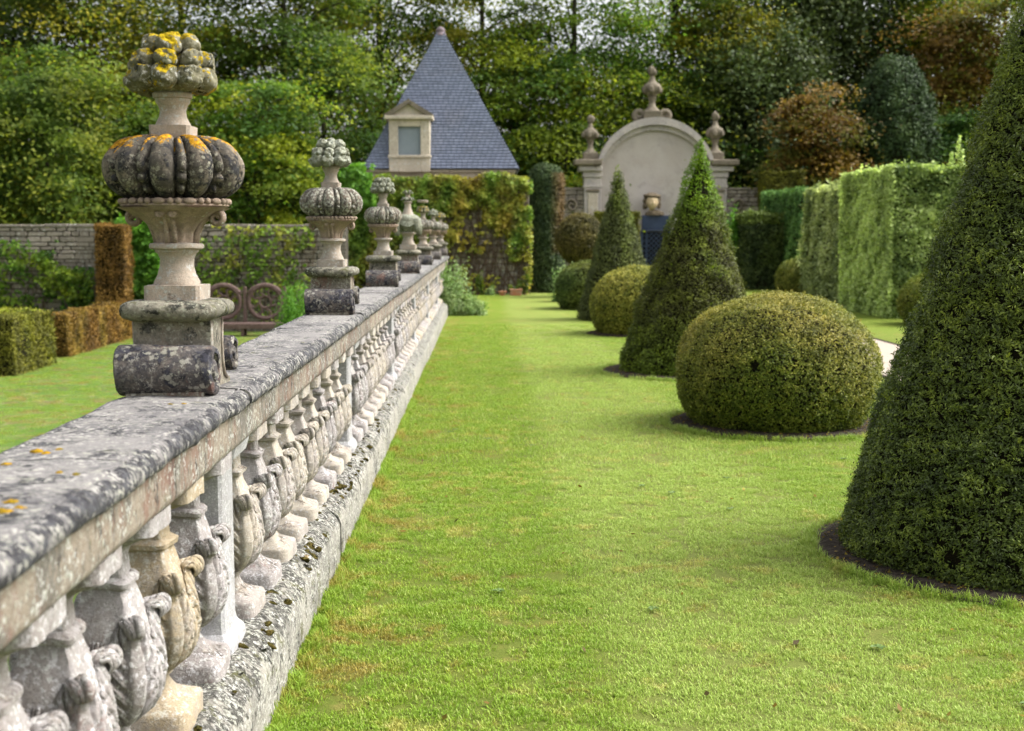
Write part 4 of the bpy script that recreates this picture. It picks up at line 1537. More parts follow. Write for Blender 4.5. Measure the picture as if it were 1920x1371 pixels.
def ivy(name, label, x0, x1, z0, z1, y, n, L, mat, seed, dens, tone, thick=.15, cat='climbing plant', stems=14, group=None, stem_fn=None):
    """leaves hung over a wall face where dens(x, z) says, with the woody stems behind them"""
    r = np.random.default_rng(seed)
    t = thing(name, label, cat, ((x0 + x1) / 2, y, z0), 0, group)
    P = np.stack([r.uniform(x0, x1, n * 3), y - thick * r.random(n * 3), r.uniform(z0, z1, n * 3)], 1)
    q = P * np.array([1, 0, 1])
    d = dens(P[:, 0], P[:, 2]) + .38 * sines(q, 1.1, seed) * .8 + .3 * sines(q, 3.1, seed + 1) * .6
    keep = d > r.random(n * 3) * .9 + .05
    P = P[keep][:n]
    q = P * np.array([1, 0, 1])
    m = len(P)
    P[:, 1] -= .06 * np.abs(sines(q, 2, seed + 3)) * thick * 6
    rn = np.clip(.45 + .2 * sines(q, 2.2, seed + 4) + .6 * (r.random(m) - .5), 0, 1)
    tn = np.clip(tone(P[:, 0], P[:, 2]) + .3 * sines(q, 1.2, seed + 6) + .35 * (r.random(m) - .5), 0, 1)
    P = P - np.array(t.location)
    part('leaves', leaf_mesh(name, P, np.tile([0, -1., .5], (m, 1)), L, L * .75, .55, tn, seed, rnd=rn), FOL[mat], t)['kind'] = 'stuff'
    bm = bmesh.new()
    for i in range(stems):
        xs = r.uniform(x0, x1)
        pts = [(xs, y - .02, z0 - .02)]
        z, x_ = z0, xs
        while z < z0 + (z1 - z0) * (.5 + .45 * r.random()):
            z += (z1 - z0) * .12
            x_ = min(x1 - .1, max(x0, x_ + r.normal() * .12))
            pts.append((x_, y - .03 - .03 * r.random(), z))
        tube(bm, [tuple(np.array(q_) - np.array(t.location)) for q_ in pts], .018, .006, 5)
    part('stems', bm_mesh('stems', bm), M['twig'], t)['kind'] = 'stuff'
    return t
def W(px, py, D):
    p = at(px, py, D)
    return p.x, p.z
Dv = D - .1
def rect_d(boxes, Dd):
    bb = []
    for (a0, b0, a1, b1, v) in boxes:
        xa, za = W(a0, b1, Dd)
        xb, zb = W(a1, b0, Dd)
        bb.append((xa, xb, za, zb, v))
    def f(x, z):
        o = np.zeros_like(x) - .4
        for xa, xb, za, zb, v in bb:
            o = np.where((x > xa) & (x < xb) & (z > za) & (z < zb), v, o)
        return o
    return f
x0, z0 = W(372, 640, Dv); x1, z1 = W(600, 408, Dv)
# espalier vine: leafy tiers on wires
tiers = rect_d([(372, 436, 585, 600, .30), (380, 415, 440, 450, .35), (425, 425, 590, 462, .8), (372, 462, 470, 520, .75), (440, 480, 560, 515, .7), (372, 515, 560, 560, .75), (450, 455, 530, 520, .7), (380, 560, 440, 590, .55), (480, 555, 530, 610, .35)], Dv)
ivy('espalier_vine', 'espalier vine with green and yellow leaves trained over the wall behind the bench', x0, x1, z0, z1 + .1, Dv, 1350, .12, 'vine', 71, tiers, lambda x, z: .28 + 0 * x, .18)
x0, z0 = W(226, 640, Dv); x1, z1 = W(305, 405, Dv)
ivy('bright_climber', 'bright green climber on the wall right of the rust brown pillar', x0, x1, z0, z1 + .1, Dv, 7000, .11, 'climber', 72, rect_d([(226, 410, 305, 545, 1.0), (240, 545, 305, 620, .5)], Dv), lambda x, z: .1 + .5 * (z < .2), .35)
x0, z0 = W(-40, 640, Dv); x1, z1 = W(180, 440, Dv)
ivy('wall_creeper', 'green creeper scrambling over the wall at the left edge', x0, x1, z0, z1, Dv, 3000, .11, 'green', 73, rect_d([(-40, 450, 60, 640, .45), (40, 500, 140, 545, .35), (85, 500, 178, 590, 1.0), (60, 470, 110, 530, .5), (55, 550, 130, 640, .5)], Dv), lambda x, z: .15 + 0 * x, .3)

# wall under the ivy, in front of the pavilion
DI = 34.6
xa, _ = W(640, 400, DI); xb, _ = W(992, 400, DI)
zi = at(800, 330, DI).z
w1 = thing('ivy_wall', 'stone wall almost hidden by autumn creeper, in front of the slate roofed pavilion', 'wall', (0, DI, 0))
part('wall_core', box('core', (xa, .03, -.1), (xb, .40, zi - .08)), M['plaster'], w1)
rubble_wall(w1, xa, xb, 0, zi - .08, 0, .38, .17, 8, 120, cover=lambda x, z: z > 1.6 or not (845 < 908 + F * x / DI < 975), pale=.8)
def dI(x, z):
    px = 908 + F * x / DI
    top = np.clip((z - 1.55) / .5, 0, 1)
    o = .05 + .80 * top
    o = np.where((px > 860) & (px < 980) & (z < 1.9), -.12 + .25 * (z > 1.1), o)
    o = np.where((px > 830) & (px < 905) & (z > 1.5) & (z < 2.25), .28, o)
    o = np.where((px < 760) & (z > .4), .8, o)
    o = np.where((px > 955) & (z > .9), .55, o)
    o = np.where(z > zi - .05, o - 2.2 * (z - zi + .05) / .4 - .3, o)
    return o
def tI(x, z):
    px = 908 + F * x / DI
    return .15 + .55 * np.exp(-((px - 885) / 75) ** 2) + .15 * (px > 950)
ivy('autumn_creeper', 'dense creeper turning yellow and bronze over the wall below the slate roof', xa - .05, xb + .08, 0, zi + .30, DI - .04, 19000, .105, 'vine', 74, dI, tI, .26, stems=90)
ivy('bushy_climber', 'bright green climber bulging above the left end of the ivy wall', xa - .1, xa + .95, 2.3, at(700, 308, DI).z, DI - .15, 3500, .11, 'climber', 75, lambda x, z: .9 - .9 * np.clip((z - 3.15 + .5 * np.abs(x - xa - .35)) / .4, 0, 1), lambda x, z: .15 + 0 * x, .4, stems=6)
# dead brown twigs on the bare lower part
rr = np.random.default_rng(5)
bm = bmesh.new()
for i in range(260):
    px = rr.uniform(845, 985)
    x = (px - 908) * DI / F
    z = rr.uniform(.3, 2.3)
    a = rr.normal() * .9
    l = rr.uniform(.15, .5)
    tube(bm, [(x, DI - .09, z), (x + l * .5 * math.sin(a), DI - .12 - .05 * rr.random(), z - l * .45), (x + l * math.sin(a), DI - .1, z - l)], .007, .003, 4)
o = part('bare_twigs', bm_mesh('bare_twigs', bm), M['twig'])
tag(o, 'bare brown creeper twigs hanging on the lower ivy wall', 'twigs', kind='stuff')
# pots
for i, (px, w_, h_, nm) in enumerate([(942, .10, .11, 'round terracotta pot on the ground at the foot of the ivy wall'), (967, .15, .14, 'pale rectangular terracotta planter right of the round pot')]):
    Dp = 33.7
    pos = (cx(px, Dp), Dp, 0)
    t = thing('flower_pot', nm, 'pot', pos)
    if i == 0:
        part('pot_body', lathe('pot', rp([(0, .07), (.09, .10), (.092, .112), (.12, .114), (.12, .10), (.11, .09)]), 24), M['terracotta'], t)
    else:
        part('pot_body', box('pot', (-.15, -.1, 0), (.15, .1, .14), .01), M['terracotta'], t)
        part('pot_rim', box('rim', (-.165, -.115, .142), (.165, .115, .17), .008), M['terracotta'], t)

# ================================================================== PAVILION
DP = 35.4
xl, ze = W(679, 316, DP)
xr, _ = W(974, 316, DP)
xc = (xl + xr) / 2
hw = (xr - xl) / 2
ax, az_ = W(826, 50, DP + hw)
pav = thing('pavilion', 'small square stone pavilion with a steep blue slate roof and a stone dormer', 'building', (xc, DP + hw, 0))
part('wall', box('wall', (-hw + .22, -hw + .22, 0), (hw - .22, hw - .22, ze - .10)), M['ashlar'], pav)
part('cornice', box('cornice', (-hw + .10, -hw + .10, ze - .098), (hw - .10, hw - .10, ze - .012), .02), M['ashlar'], pav)
Hr = az_ - ze
bm = bmesh.new()
vs = [bm.verts.new(v) for v in ((-hw, -hw, ze - .01), (hw, -hw, ze - .01), (hw, hw, ze - .01), (-hw, hw, ze - .01))]
ap = bm.verts.new((ax - xc, 0, az_ - .05))
for k in range(4):
    bm.faces.new((vs[k], vs[(k + 1) % 4], ap))
bm.faces.new(vs[::-1])
roof = part('roof', bm_mesh('roof', bm), simple('dark_roof_boards', (.03, .034, .05), None, bump=0), pav)
V, Fc, rn = [], [], []
r = random.Random(2)
apx = ax - xc
for side in range(4):
    cs, sn = [(1, 0), (0, 1), (-1, 0), (0, -1)][side]
    rows = 50
    for i in range(rows):
        t0, t1 = i / rows, min(1, (i + .93) / rows)
        def P3(u, t, out):
            # u in -1..1 across the slope at height t; front side before rotation
            x = u * hw * (1 - t)
            yv = -hw * (1 - t)
            nl = math.hypot(Hr, hw)
            yv -= out * Hr / nl
            z = ze + t * Hr + out * hw / nl
            xx, yy = x * cs - yv * sn, x * sn + yv * cs
            return (xx + apx * t, yy, z)
        wrow = 2 * hw * (1 - t0)
        m = max(1, int(round(wrow / .145)))
        offs = (i % 2) * .5
        edges = [-1] + [(-1 + 2 * (j + offs) / m) for j in range(0 if offs else 1, m)] + [1]
        edges = sorted(set(round(e, 5) for e in edges))
        for a, b in zip(edges, edges[1:]):
            if b - a < .01:
                continue
            g = .005 / max(.05, hw * (1 - t0))
            o0 = .018 + r.uniform(0, .008)
            k = len(V)
            V += [P3(a + g, t0, o0), P3(b - g, t0, o0), P3(b - g, t1, .003), P3(a + g, t1, .003), P3(a + g, t0, 0), P3(b - g, t0, 0)]
            q = min(1, max(0, r.gauss(.5, .22)))
            Fc += [(k, k + 1, k + 2, k + 3), (k + 4, k + 5, k + 1, k)]
            rn += [q, 0]
o = part('slates', mesh_np('slates', V, Fc, False, {'rnd': rn}), M['slate'], roof)
o['kind'] = 'stuff'
part('roof_knob', lathe('knob', rp([(0, .17), (.02, .175), (.09, .13), (.12, .12), (.15, .13), (.2, .12), (.25, .07), (.27, .01)]), 20), simple('lead_cap', (0.20, .15, .16), (.14, .11, .12), 8), roof, (apx, 0, az_ - .27))
# dormer, its front flush with the wall
yd = -hw - .03
def DX(px):
    return W(px, 250, DP - .03)[0] - xc
def DZ(py):
    return W(767, py, DP - .03)[1]
dor = part('dormer', box('dormer', (DX(729), yd, ze - .09), (DX(746), yd + 1.2, DZ(224)), .012), M['ashlar'], pav)
part('jamb', box('jamb', (DX(788.5), yd, ze - .09), (DX(806), yd + 1.2, DZ(224)), .012), M['ashlar'], dor)
part('lintel', box('lintel', (DX(746), yd + .002, DZ(237)), (DX(788.5), yd + 1.0, DZ(224)), .008), M['ashlar'], dor)
part('apron', box('apron', (DX(746), yd + .004, ze - .09), (DX(788.5), yd + 1.0, DZ(296)), .008), M['ashlar'], dor)
part('sill', box('sill', (DX(727), yd - .05, DZ(296)), (DX(808), yd + .2, DZ(291)), .012), M['ashlar'], dor)
part('shutter', box('shutter', (DX(746), yd + .10, DZ(296)), (DX(788.5), yd + .14, DZ(237))), M['grey_paint'], dor)
bm = bmesh.new()
add_box(bm, (DX(746), yd + .07, DZ(291)), (DX(747.8), yd + .13, DZ(237)))
add_box(bm, (DX(786.7), yd + .07, DZ(291)), (DX(788.5), yd + .13, DZ(237)))
add_box(bm, (DX(748), yd + .072, DZ(239)), (DX(786.5), yd + .13, DZ(237)))
part('window_frame', bm_mesh('window_frame', bm), M['grey_paint'], dor)
ped_ = part('cornice', box('dcornice', (DX(721), yd - .12, DZ(224)), (DX(812), yd + 1.0, DZ(217)), .015), M['ashlar'], dor)
xm = DX(766.5)
def prism(name, pts, y0, y1):
    bm = bmesh.new()
    a = [bm.verts.new((x, y0, z)) for x, z in pts]
    b = [bm.verts.new((x, y1, z)) for x, z in pts]
    bm.faces.new(a)
    bm.faces.new(b[::-1])
    for k in range(len(pts)):
        k2 = (k + 1) % len(pts)
        bm.faces.new((a[k], b[k], b[k2], a[k2]))
    return bm_mesh(name, bm)
zp0, zp1 = DZ(217), DZ(186)
part('tympanum', prism('tympanum', [(DX(731), zp0 + .003), (DX(802), zp0 + .003), (xm, zp1 - .13)], yd - .0, yd + 1.4), M['ashlar'], dor)
for s in (-1, 1):
    xe = DX(721) if s < 0 else DX(812)
    part('raking_cornice', prism('raking', [(xe, zp0 + .003), (xe, zp0 + .035), (xm, zp1), (xm, zp1 - .13), (xe - s * .17, zp0 + .003)], yd - .11 - .002 * s, yd + 1.5), M['urnstone'], dor)

# ================================================================== GARDEN ARCH
DA = 45.0
acx = at(1228, 400, DA).x
sc_ = DA / F
def AZ(py):
    return at(1228, py, DA).z
arch = thing('garden_arch', 'tall arched plaster wall panel framed by stone pilasters and a curved moulding', 'arch', (acx, DA, 0))
zc1, zc2 = AZ(336), AZ(355)
Ro, Ri = 113 * sc_, 108 * sc_
spr_o = AZ(311)
pts = []
n = 40
hwp = 102 * sc_
a_end = math.asin(min(1, (AZ(311) - zc2) / Ri))
for i in range(n + 1):
    a = a_end + (PI - 2 * a_end) * i / n
    pts.append((Ri * math.cos(a), zc2 + Ri * math.sin(a)))
pts = [(hwp, 0), (hwp, AZ(311))] + [p for p in pts if abs(p[0]) < hwp] + [(-hwp, AZ(311)), (-hwp, 0)]
part('panel', prism('panel', pts, .05, .5), M['plaster'], arch)
def band(name, f_in, f_out, y0, y1, mat, par, segs=12):
    """curved moulding cut into voussoir stones"""
    aN = 8
    tot = segs * aN
    for s in range(segs):
        bm = bmesh.new()
        rows = []
        for i in range(aN + 1):
            q = (s * aN + i + (.04 if i == 0 else -.04 if i == aN else 0)) / tot
            (xi, zi_), (xo, zo) = f_in(q), f_out(q)
            rows.append([bm.verts.new(v) for v in ((xi, y0, zi_), (xo, y0, zo), (xo, y1, zo), (xi, y1, zi_))])
        for i in range(aN):
            for k in range(4):
                k2 = (k + 1) % 4
                bm.faces.new((rows[i][k], rows[i][k2], rows[i + 1][k2], rows[i + 1][k]))
        bm.faces.new(rows[0][::-1])
        bm.faces.new(rows[-1])
        part(name, bm_mesh(name, bm), M[mat], par)
ao = math.asin((spr_o - zc1) / Ro)
ai = a_end
fo = lambda q: (Ro * math.cos(ao + (PI - 2 * ao) * q), zc1 + Ro * math.sin(ao + (PI - 2 * ao) * q))
fi = lambda q: (Ri * math.cos(ai + (PI - 2 * ai) * q), zc2 + Ri * math.sin(ai + (PI - 2 * ai) * q))
fm = lambda q: tuple(.5 * a + .5 * b for a, b in zip(fo(q), fi(q)))
fm2 = lambda q: tuple(.42 * a + .58 * b for a, b in zip(fo(q), fi(q)))
band('voussoir', fi, fm2, -.06, .5, 'archstone', arch)
band('arch_moulding', fm2, fo, -.20, .5, 'archstone', arch)
for s in (-1, 1):
    x1_, x2_ = s * 101 * sc_, s * 133 * sc_
    xa_, xb_ = min(x1_, x2_), max(x1_, x2_)
    pl = part('pilaster', box('pilaster', (xa_, -.12, 0), (xb_, .45, AZ(333)), .02), M['archstone'], arch)
    part('necking', box('necking', (xa_ - .03, -.15, AZ(352)), (xb_ + .03, .46, AZ(347)), .01), M['archstone'], pl)
    part('pilaster_panel', box('panel', (xa_ + .13, -.16, AZ(480)), (xb_ - .13, -.1, AZ(362)), .015), M['ashlar'], pl)
    part('panel_label', box('label', (xa_ + .07, -.19, AZ(360)), (xb_ - .07, -.1, AZ(355)), .015), M['urnstone'], pl)
    xo = 22 * sc_
    part('architrave', box('architrave', (xa_ - .04, -.17, AZ(333)), (xb_ + .04, .47, AZ(322)), .015), M['archstone'], arch)
    lo_ = xa_ - (.36 if s < 0 else .0)
    hi_ = xb_ + (.36 if s > 0 else .0)
    part('bed_moulding', box('bedmould', (xa_ - (.2 if s < 0 else .02), -.28, AZ(322)), (xb_ + (.2 if s > 0 else .02), .5, AZ(311)), .03), M['archstone'], arch)
    part('cornice', box('cornice', (lo_, -.42, AZ(311)), (hi_, .55, AZ(300)), .035), M['urnstone'], arch)
    # console scroll on the side wall
    xs = s * 156 * sc_
    bm = bmesh.new()
    sp = [(xs + s * .22 * (1 - q * .8) * math.cos(q * 9), -.02, AZ(386) + .24 * (1 - q * .8) * math.sin(q * 9)) for q in [k / 30 for k in range(31)]]
    tube(bm, sp, .05, .04, 6)
    part('console_scroll', bm_mesh('console', bm, True), M['urnstone'], arch)
# side walls
for s, (pa, pb) in ((-1, (1040, 1095)), (1, (1361, 1520))):
    xa_, xb_ = at(pa, 400, DA).x, at(pb, 400, DA).x
    zt_ = AZ(353)
    wl = thing('garden_wall', 'short rubble wall left of the garden arch' if s < 0 else 'rubble wall right of the garden arch, running behind the hedges', 'wall', (0, DA + .1, 0))
    part('wall_core', box('core', (xa_, .03, 0), (xb_, .4, zt_ - .07)), M['mortar'], wl)
    rubble_wall(wl, xa_, xb_, 0, zt_ - .07, 0, .36, .15, 20 + s, 120, cover=lambda x, z: z < 1.2 or x > at(1440, 400, DA).x, pale=.55)
    part('capstone', box('cap', (xa_, -.08, zt_ - .068), (xb_, .45, zt_ + .02), .02), M['wallstone'], wl)

# urns on the arch
def arch_urn(label, px, ytop, ybase, s, yfix=0, wide=1.0, volutes=False):
    x_ = at(px, 300, DA).x
    zb, zt_ = AZ(ybase), AZ(ytop)
    H = zt_ - zb
    t = thing('stone_urn', label, 'urn', (x_, DA + .1, zb), 0, 'stone urns crowning the garden arch')
    k = H
    part('base', box('base', (-.17 * k * wide, -.16 * k * wide, 0), (.17 * k * wide, .16 * k * wide, .16 * k), .02), M['urnstone'], t)
    part('stem', lathe('stem', rp([(.16 * k, .15 * k), (.19 * k, .13 * k), (.24 * k, .075 * k), (.33 * k, .055 * k), (.40 * k, .075 * k), (.42 * k, .09 * k), (.44 * k, .06 * k)]), 20), M['urnstone'], t)
    body = part('urn_body', lathe('urn', rp([(.44 * k, .08 * k), (.50 * k, .13 * k), (.56 * k, .165 * k), (.62 * k, .17 * k), (.66 * k, .15 * k), (.70 * k, .085 * k), (.74 * k, .06 * k), (.82 * k, .04 * k), (.84 * k, .06 * k)]), 24), M['urnstone'], t)
    for q in range(6):
        a = q * PI / 3 + .3
        part('knob', FR(0, 'urnstone'), None, body, (.165 * k * math.cos(a), .165 * k * math.sin(a), .56 * k), (0, 0, a), (1.2 * k, 1.2 * k, 1.9 * k))
    part('tip', rough(lathe('tip', rp([(.83 * k, .04 * k), (.86 * k, .075 * k), (.92 * k, .085 * k), (.97 * k, .065 * k), (1.0 * k, .02 * k)]), 16), .03 * k, 3, 2), M['urnstone'], t)
    if volutes:
        for s_ in (-1, 1):
            bm = bmesh.new()
            sp = [(s_ * (.24 * k + .11 * k * (1 - q * .75) * math.cos(-1.2 + q * 8)), 0, .085 * k + .10 * k * (1 - q * .75) * math.sin(-1.2 + q * 8)) for q in [j / 26 for j in range(27)]]
            tube(bm, sp, .055 * k, .04 * k, 6)
            part('volute', bm_mesh('volute', bm, True), M['urnstone'], t)
arch_urn('tall central stone urn with side scrolls on top of the garden arch', 1222, 124, 224, 1, volutes=True)
arch_urn('small stone urn on the left shoulder of the garden arch', 1107, 216, 300, 1)
arch_urn('small stone urn on the right shoulder of the garden arch', 1341, 210, 300, 1)

# gate
DG = 44.6
t = thing('garden_gate', 'dark blue gate with a solid top panel and diagonal lattice, below the bust', 'gate', (at(1229, 450, DG).x, DG, 0))
def GZ(py):
    return at(1228, py, DG).z
gw = 26 * DG / F
zl, ztop = GZ(433), GZ(404)
part('frieze_panel', box('frieze', (-gw, -.06, zl + .05), (gw, .06, ztop), .012), M['blue_paint'], t)
part('moulding', box('mould', (-gw - .01, -.09, zl - .01), (gw + .01, .08, zl + .046), .012), M['blue_paint'], t)
for s in (-1, 1):
    part('gate_post', box('post', (s * gw - .045, -.05, 0), (s * gw + .045, .05, zl - .012), .008), M['blue_paint'], t)
    part('stile', box('stile', (s * (gw - .17) - .03, -.035, .05), (s * (gw - .17) + .03, .035, zl - .02), .006), M['blue_paint'], t)
bm = bmesh.new()
Hh = zl - .04
for sgn in (-1, 1):
    k = -Hh
    while k < 2 * gw + Hh:
        # clip the lath x = x0 + sgn*s within the opening
        xs0 = -gw + .05
        xs1 = gw - .05
        seg = []
        for q in range(0, 61):
            zq = .05 + Hh * q / 60 * .98
            xq = (xs0 + k + (zq if sgn > 0 else -zq))
            if xs0 <= xq <= xs1:
                seg.append((xq, zq))
        if len(seg) > 2:
            a, b = seg[0], seg[-1]
            tube(bm, [(a[0], .01 * sgn, a[1]), (b[0], .01 * sgn, b[1])], .024, .024, 4)
        k += .17
o = part('lattice', bm_mesh('lattice', bm), M['blue_paint'], t)
o['kind'] = 'stuff'
part('recess_board', box('recess', (-gw + .05, .06, .02), (gw - .05, .10, zl - .02)), simple('dark_recess', (0.012, .012, .016), (.02, .018, .02), 5), t)

# bust above the gate
bx_, bz_ = at(1223, 400, 44.5).x, GZ(404)
hb = (GZ(360) - bz_)
t = thing('stone_bust', 'cream stone bust of a curly haired figure in a flat hat above the blue gate', 'bust', (bx_, DG, bz_))
def head_fn(u, v):
    a = 2 * PI * v - PI / 2          # face looks to -Y
    th = PI * (u - .5)
    x, y_, z = math.cos(th) * math.cos(a), math.cos(th) * math.sin(a), math.sin(th)
    f = max(0, -y_)
    wd = 1.0 - .28 * max(0, -z) ** 1.3
    r_ = 1.0
    r_ += .20 * f * math.exp(-(x / .13) ** 2) * math.exp(-((z + .12) / .2) ** 2)      # nose
    r_ -= .10 * f * (math.exp(-((abs(x) - .34) / .15) ** 2) * math.exp(-((z - .12) / .11) ** 2))   # eye sockets
    r_ += .05 * f * math.exp(-(x / .3) ** 2) * math.exp(-((z + .52) / .07) ** 2)      # lips
    r_ += .07 * f * math.exp(-(x / .25) ** 2) * math.exp(-((z + .82) / .12) ** 2)     # chin
    r_ += .04 * f * math.exp(-((z - .32) / .08) ** 2)                                 # brow
    return (x * wd * r_ * .165, y_ * r_ * .18, z * .225)
k = hb / .72
head = part('head', grid_mesh('head', 40, 56, head_fn, True), M['bust_pale'], t, (0, -.07, .40 * k), (0, 0, .08), (k * 1.14, k, k * 1.06))
part('neck', lathe('neck', [(0, .13, .10, 2), (.06, .10, .09, 2), (.12, .075, .08, 2), (.26, .075, .08, 2)], 24), M['bust_pale'], t, (-.01, 0, .04 * k), (0, 0, 0), (k, k, k))
def torso_fn(u, v):
    a = 2 * PI * v
    prof_ = [(0, .30, .17), (.3, .30, .17), (.6, .26, .16), (.8, .18, .14), (.95, .11, .11), (1, .06, .08)]
    rx_ = np.interp(u, [p[0] for p in prof_], [p[1] for p in prof_])
    ry_ = np.interp(u, [p[0] for p in prof_], [p[2] for p in prof_])
    fold = 1 + .03 * math.sin(7 * a + 5 * u)
    return (rx_ * math.cos(a) * fold, ry_ * math.sin(a) * fold, u * .17)
part('shoulders', grid_mesh('shoulders', 14, 48, torso_fn, True), M['bust_dark'], t, (.08 * k, 0.02, .004), (0, 0, 0), (k, k, k))
# hair rolls at both sides
bm = bmesh.new()
rr = random.Random(3)
for s in (-1, 1):
    for q in range(16):
        a = rr.uniform(-1.2, .5)
        m = Matrix.Translation((s * (.19 + rr.uniform(-.02, .04)), rr.uniform(-.08, .1), .42 + .17 * math.sin(a) + rr.uniform(-.02, .03))) @ Matrix.Diagonal((1, 1.1, 1.2, 1))
        bmesh.ops.create_uvsphere(bm, u_segments=10, v_segments=7, radius=rr.uniform(.045, .065), matrix=m)
bmesh.ops.create_uvsphere(bm, u_segments=20, v_segments=12, radius=.175, matrix=Matrix.Translation((0, .055, .45)) @ Matrix.Diagonal((1, .95, 1.05, 1)))
part('hair', bm_mesh('hair', bm, True), M['bust_dark'], t, (0, 0, 0), (0, 0, 0), (k, k, k))
part('hat', rough(lathe('hat', [(0, .16, .17, 2), (.0, .27, .25, 2), (.02, .32, .28, 2), (.055, .335, .29, 2), (.085, .30, .26, 2), (.10, .20, .19, 2), (.125, .17, .16, 2), (.135, .05, .05, 2)], 36), .018, 3, 1), M['bust_dark'], t, (0, 0, .555 * k), (0.05, .04, 0), (k * .84, k * .84, k))

# ================================================================== BENCH
DB = 31.6
t = thing('garden_bench', 'weathered pinkish wooden bench with a back of carved circles, under the vine', 'bench', (at(452, 600, DB).x, DB, LOW))
s_ = DB / F
def BZ_(py):
    return at(452, py, DB).z - LOW
def ringm(R0, r0, n=40, m=8, fy=1.0):
    return grid_mesh('ring', n + 1, m, lambda u, v: ((R0 + r0 * math.cos(2 * PI * v)) * math.cos(2 * PI * u), fy * r0 * math.sin(2 * PI * v), (R0 + r0 * math.cos(2 * PI * v)) * math.sin(2 * PI * u)), True)
zs_ = BZ_(606)
zb_ = BZ_(568)
part('seat_plank', box('seat', (-78 * s_, -.02, zs_ - .05), (80 * s_, .10, zs_), .01), M['wood'], t)
part('seat_plank', box('seat', (-78 * s_, .11, zs_ - .045), (80 * s_, .24, zs_ + .004), .01), M['wood'], t)
part('seat_plank', box('seat', (-78 * s_, .25, zs_ - .05), (80 * s_, .40, zs_), .01), M['wood'], t)
part('front_rail', box('rail', (-78 * s_, -.045, zs_ - .14), (80 * s_, -.022, zs_ - .02), .006), M['wood'], t)
for x_ in (-76, 2, 77):
    part('leg', box('leg', (x_ * s_ - .04, -.02, 0), (x_ * s_ + .04, .05, zs_ - .05), .008), M['wood'], t)
    part('leg', box('leg', (x_ * s_ - .04, .36, 0), (x_ * s_ + .04, .43, zs_ - .05), .008), M['wood'], t)
    part('back_post', box('post', (x_ * s_ - .045, .40, zs_), (x_ * s_ + .045, .46, BZ_(539)), .01), M['wood'], t)
ring_o, ring_i = ringm(31 * s_, .055), ringm(11 * s_, .03)
for x_ in (-38, 40):
    c = part('back_circle', ring_o, M['wood'], t, (x_ * s_, .43, zb_))
    part('inner_circle', ring_i, M['wood'], c)
    for q in range(8):
        a = q * PI / 4
        bm = bmesh.new()
        pts = [((11 + 20 * f) * s_ * math.cos(a + .5 * math.sin(f * PI)), 0, (11 + 20 * f) * s_ * math.sin(a + .5 * math.sin(f * PI))) for f in [k / 6 for k in range(7)]]
        tube(bm, pts, .028, .022, 6)
        part('spoke', bm_mesh('spoke', bm, True), M['wood'], c)
    # carved crescent over the ring
    bm = bmesh.new()
    pts = [(36 * s_ * math.cos(a), 0, 36 * s_ * math.sin(a) * .9) for a in [PI * (.15 + .7 * k / 12) for k in range(13)]]
    tube(bm, pts, .05, .05, 6)
    part('top_rail', bm_mesh('top_rail', bm, True), M['wood'], t, (x_ * s_, .43, zb_))

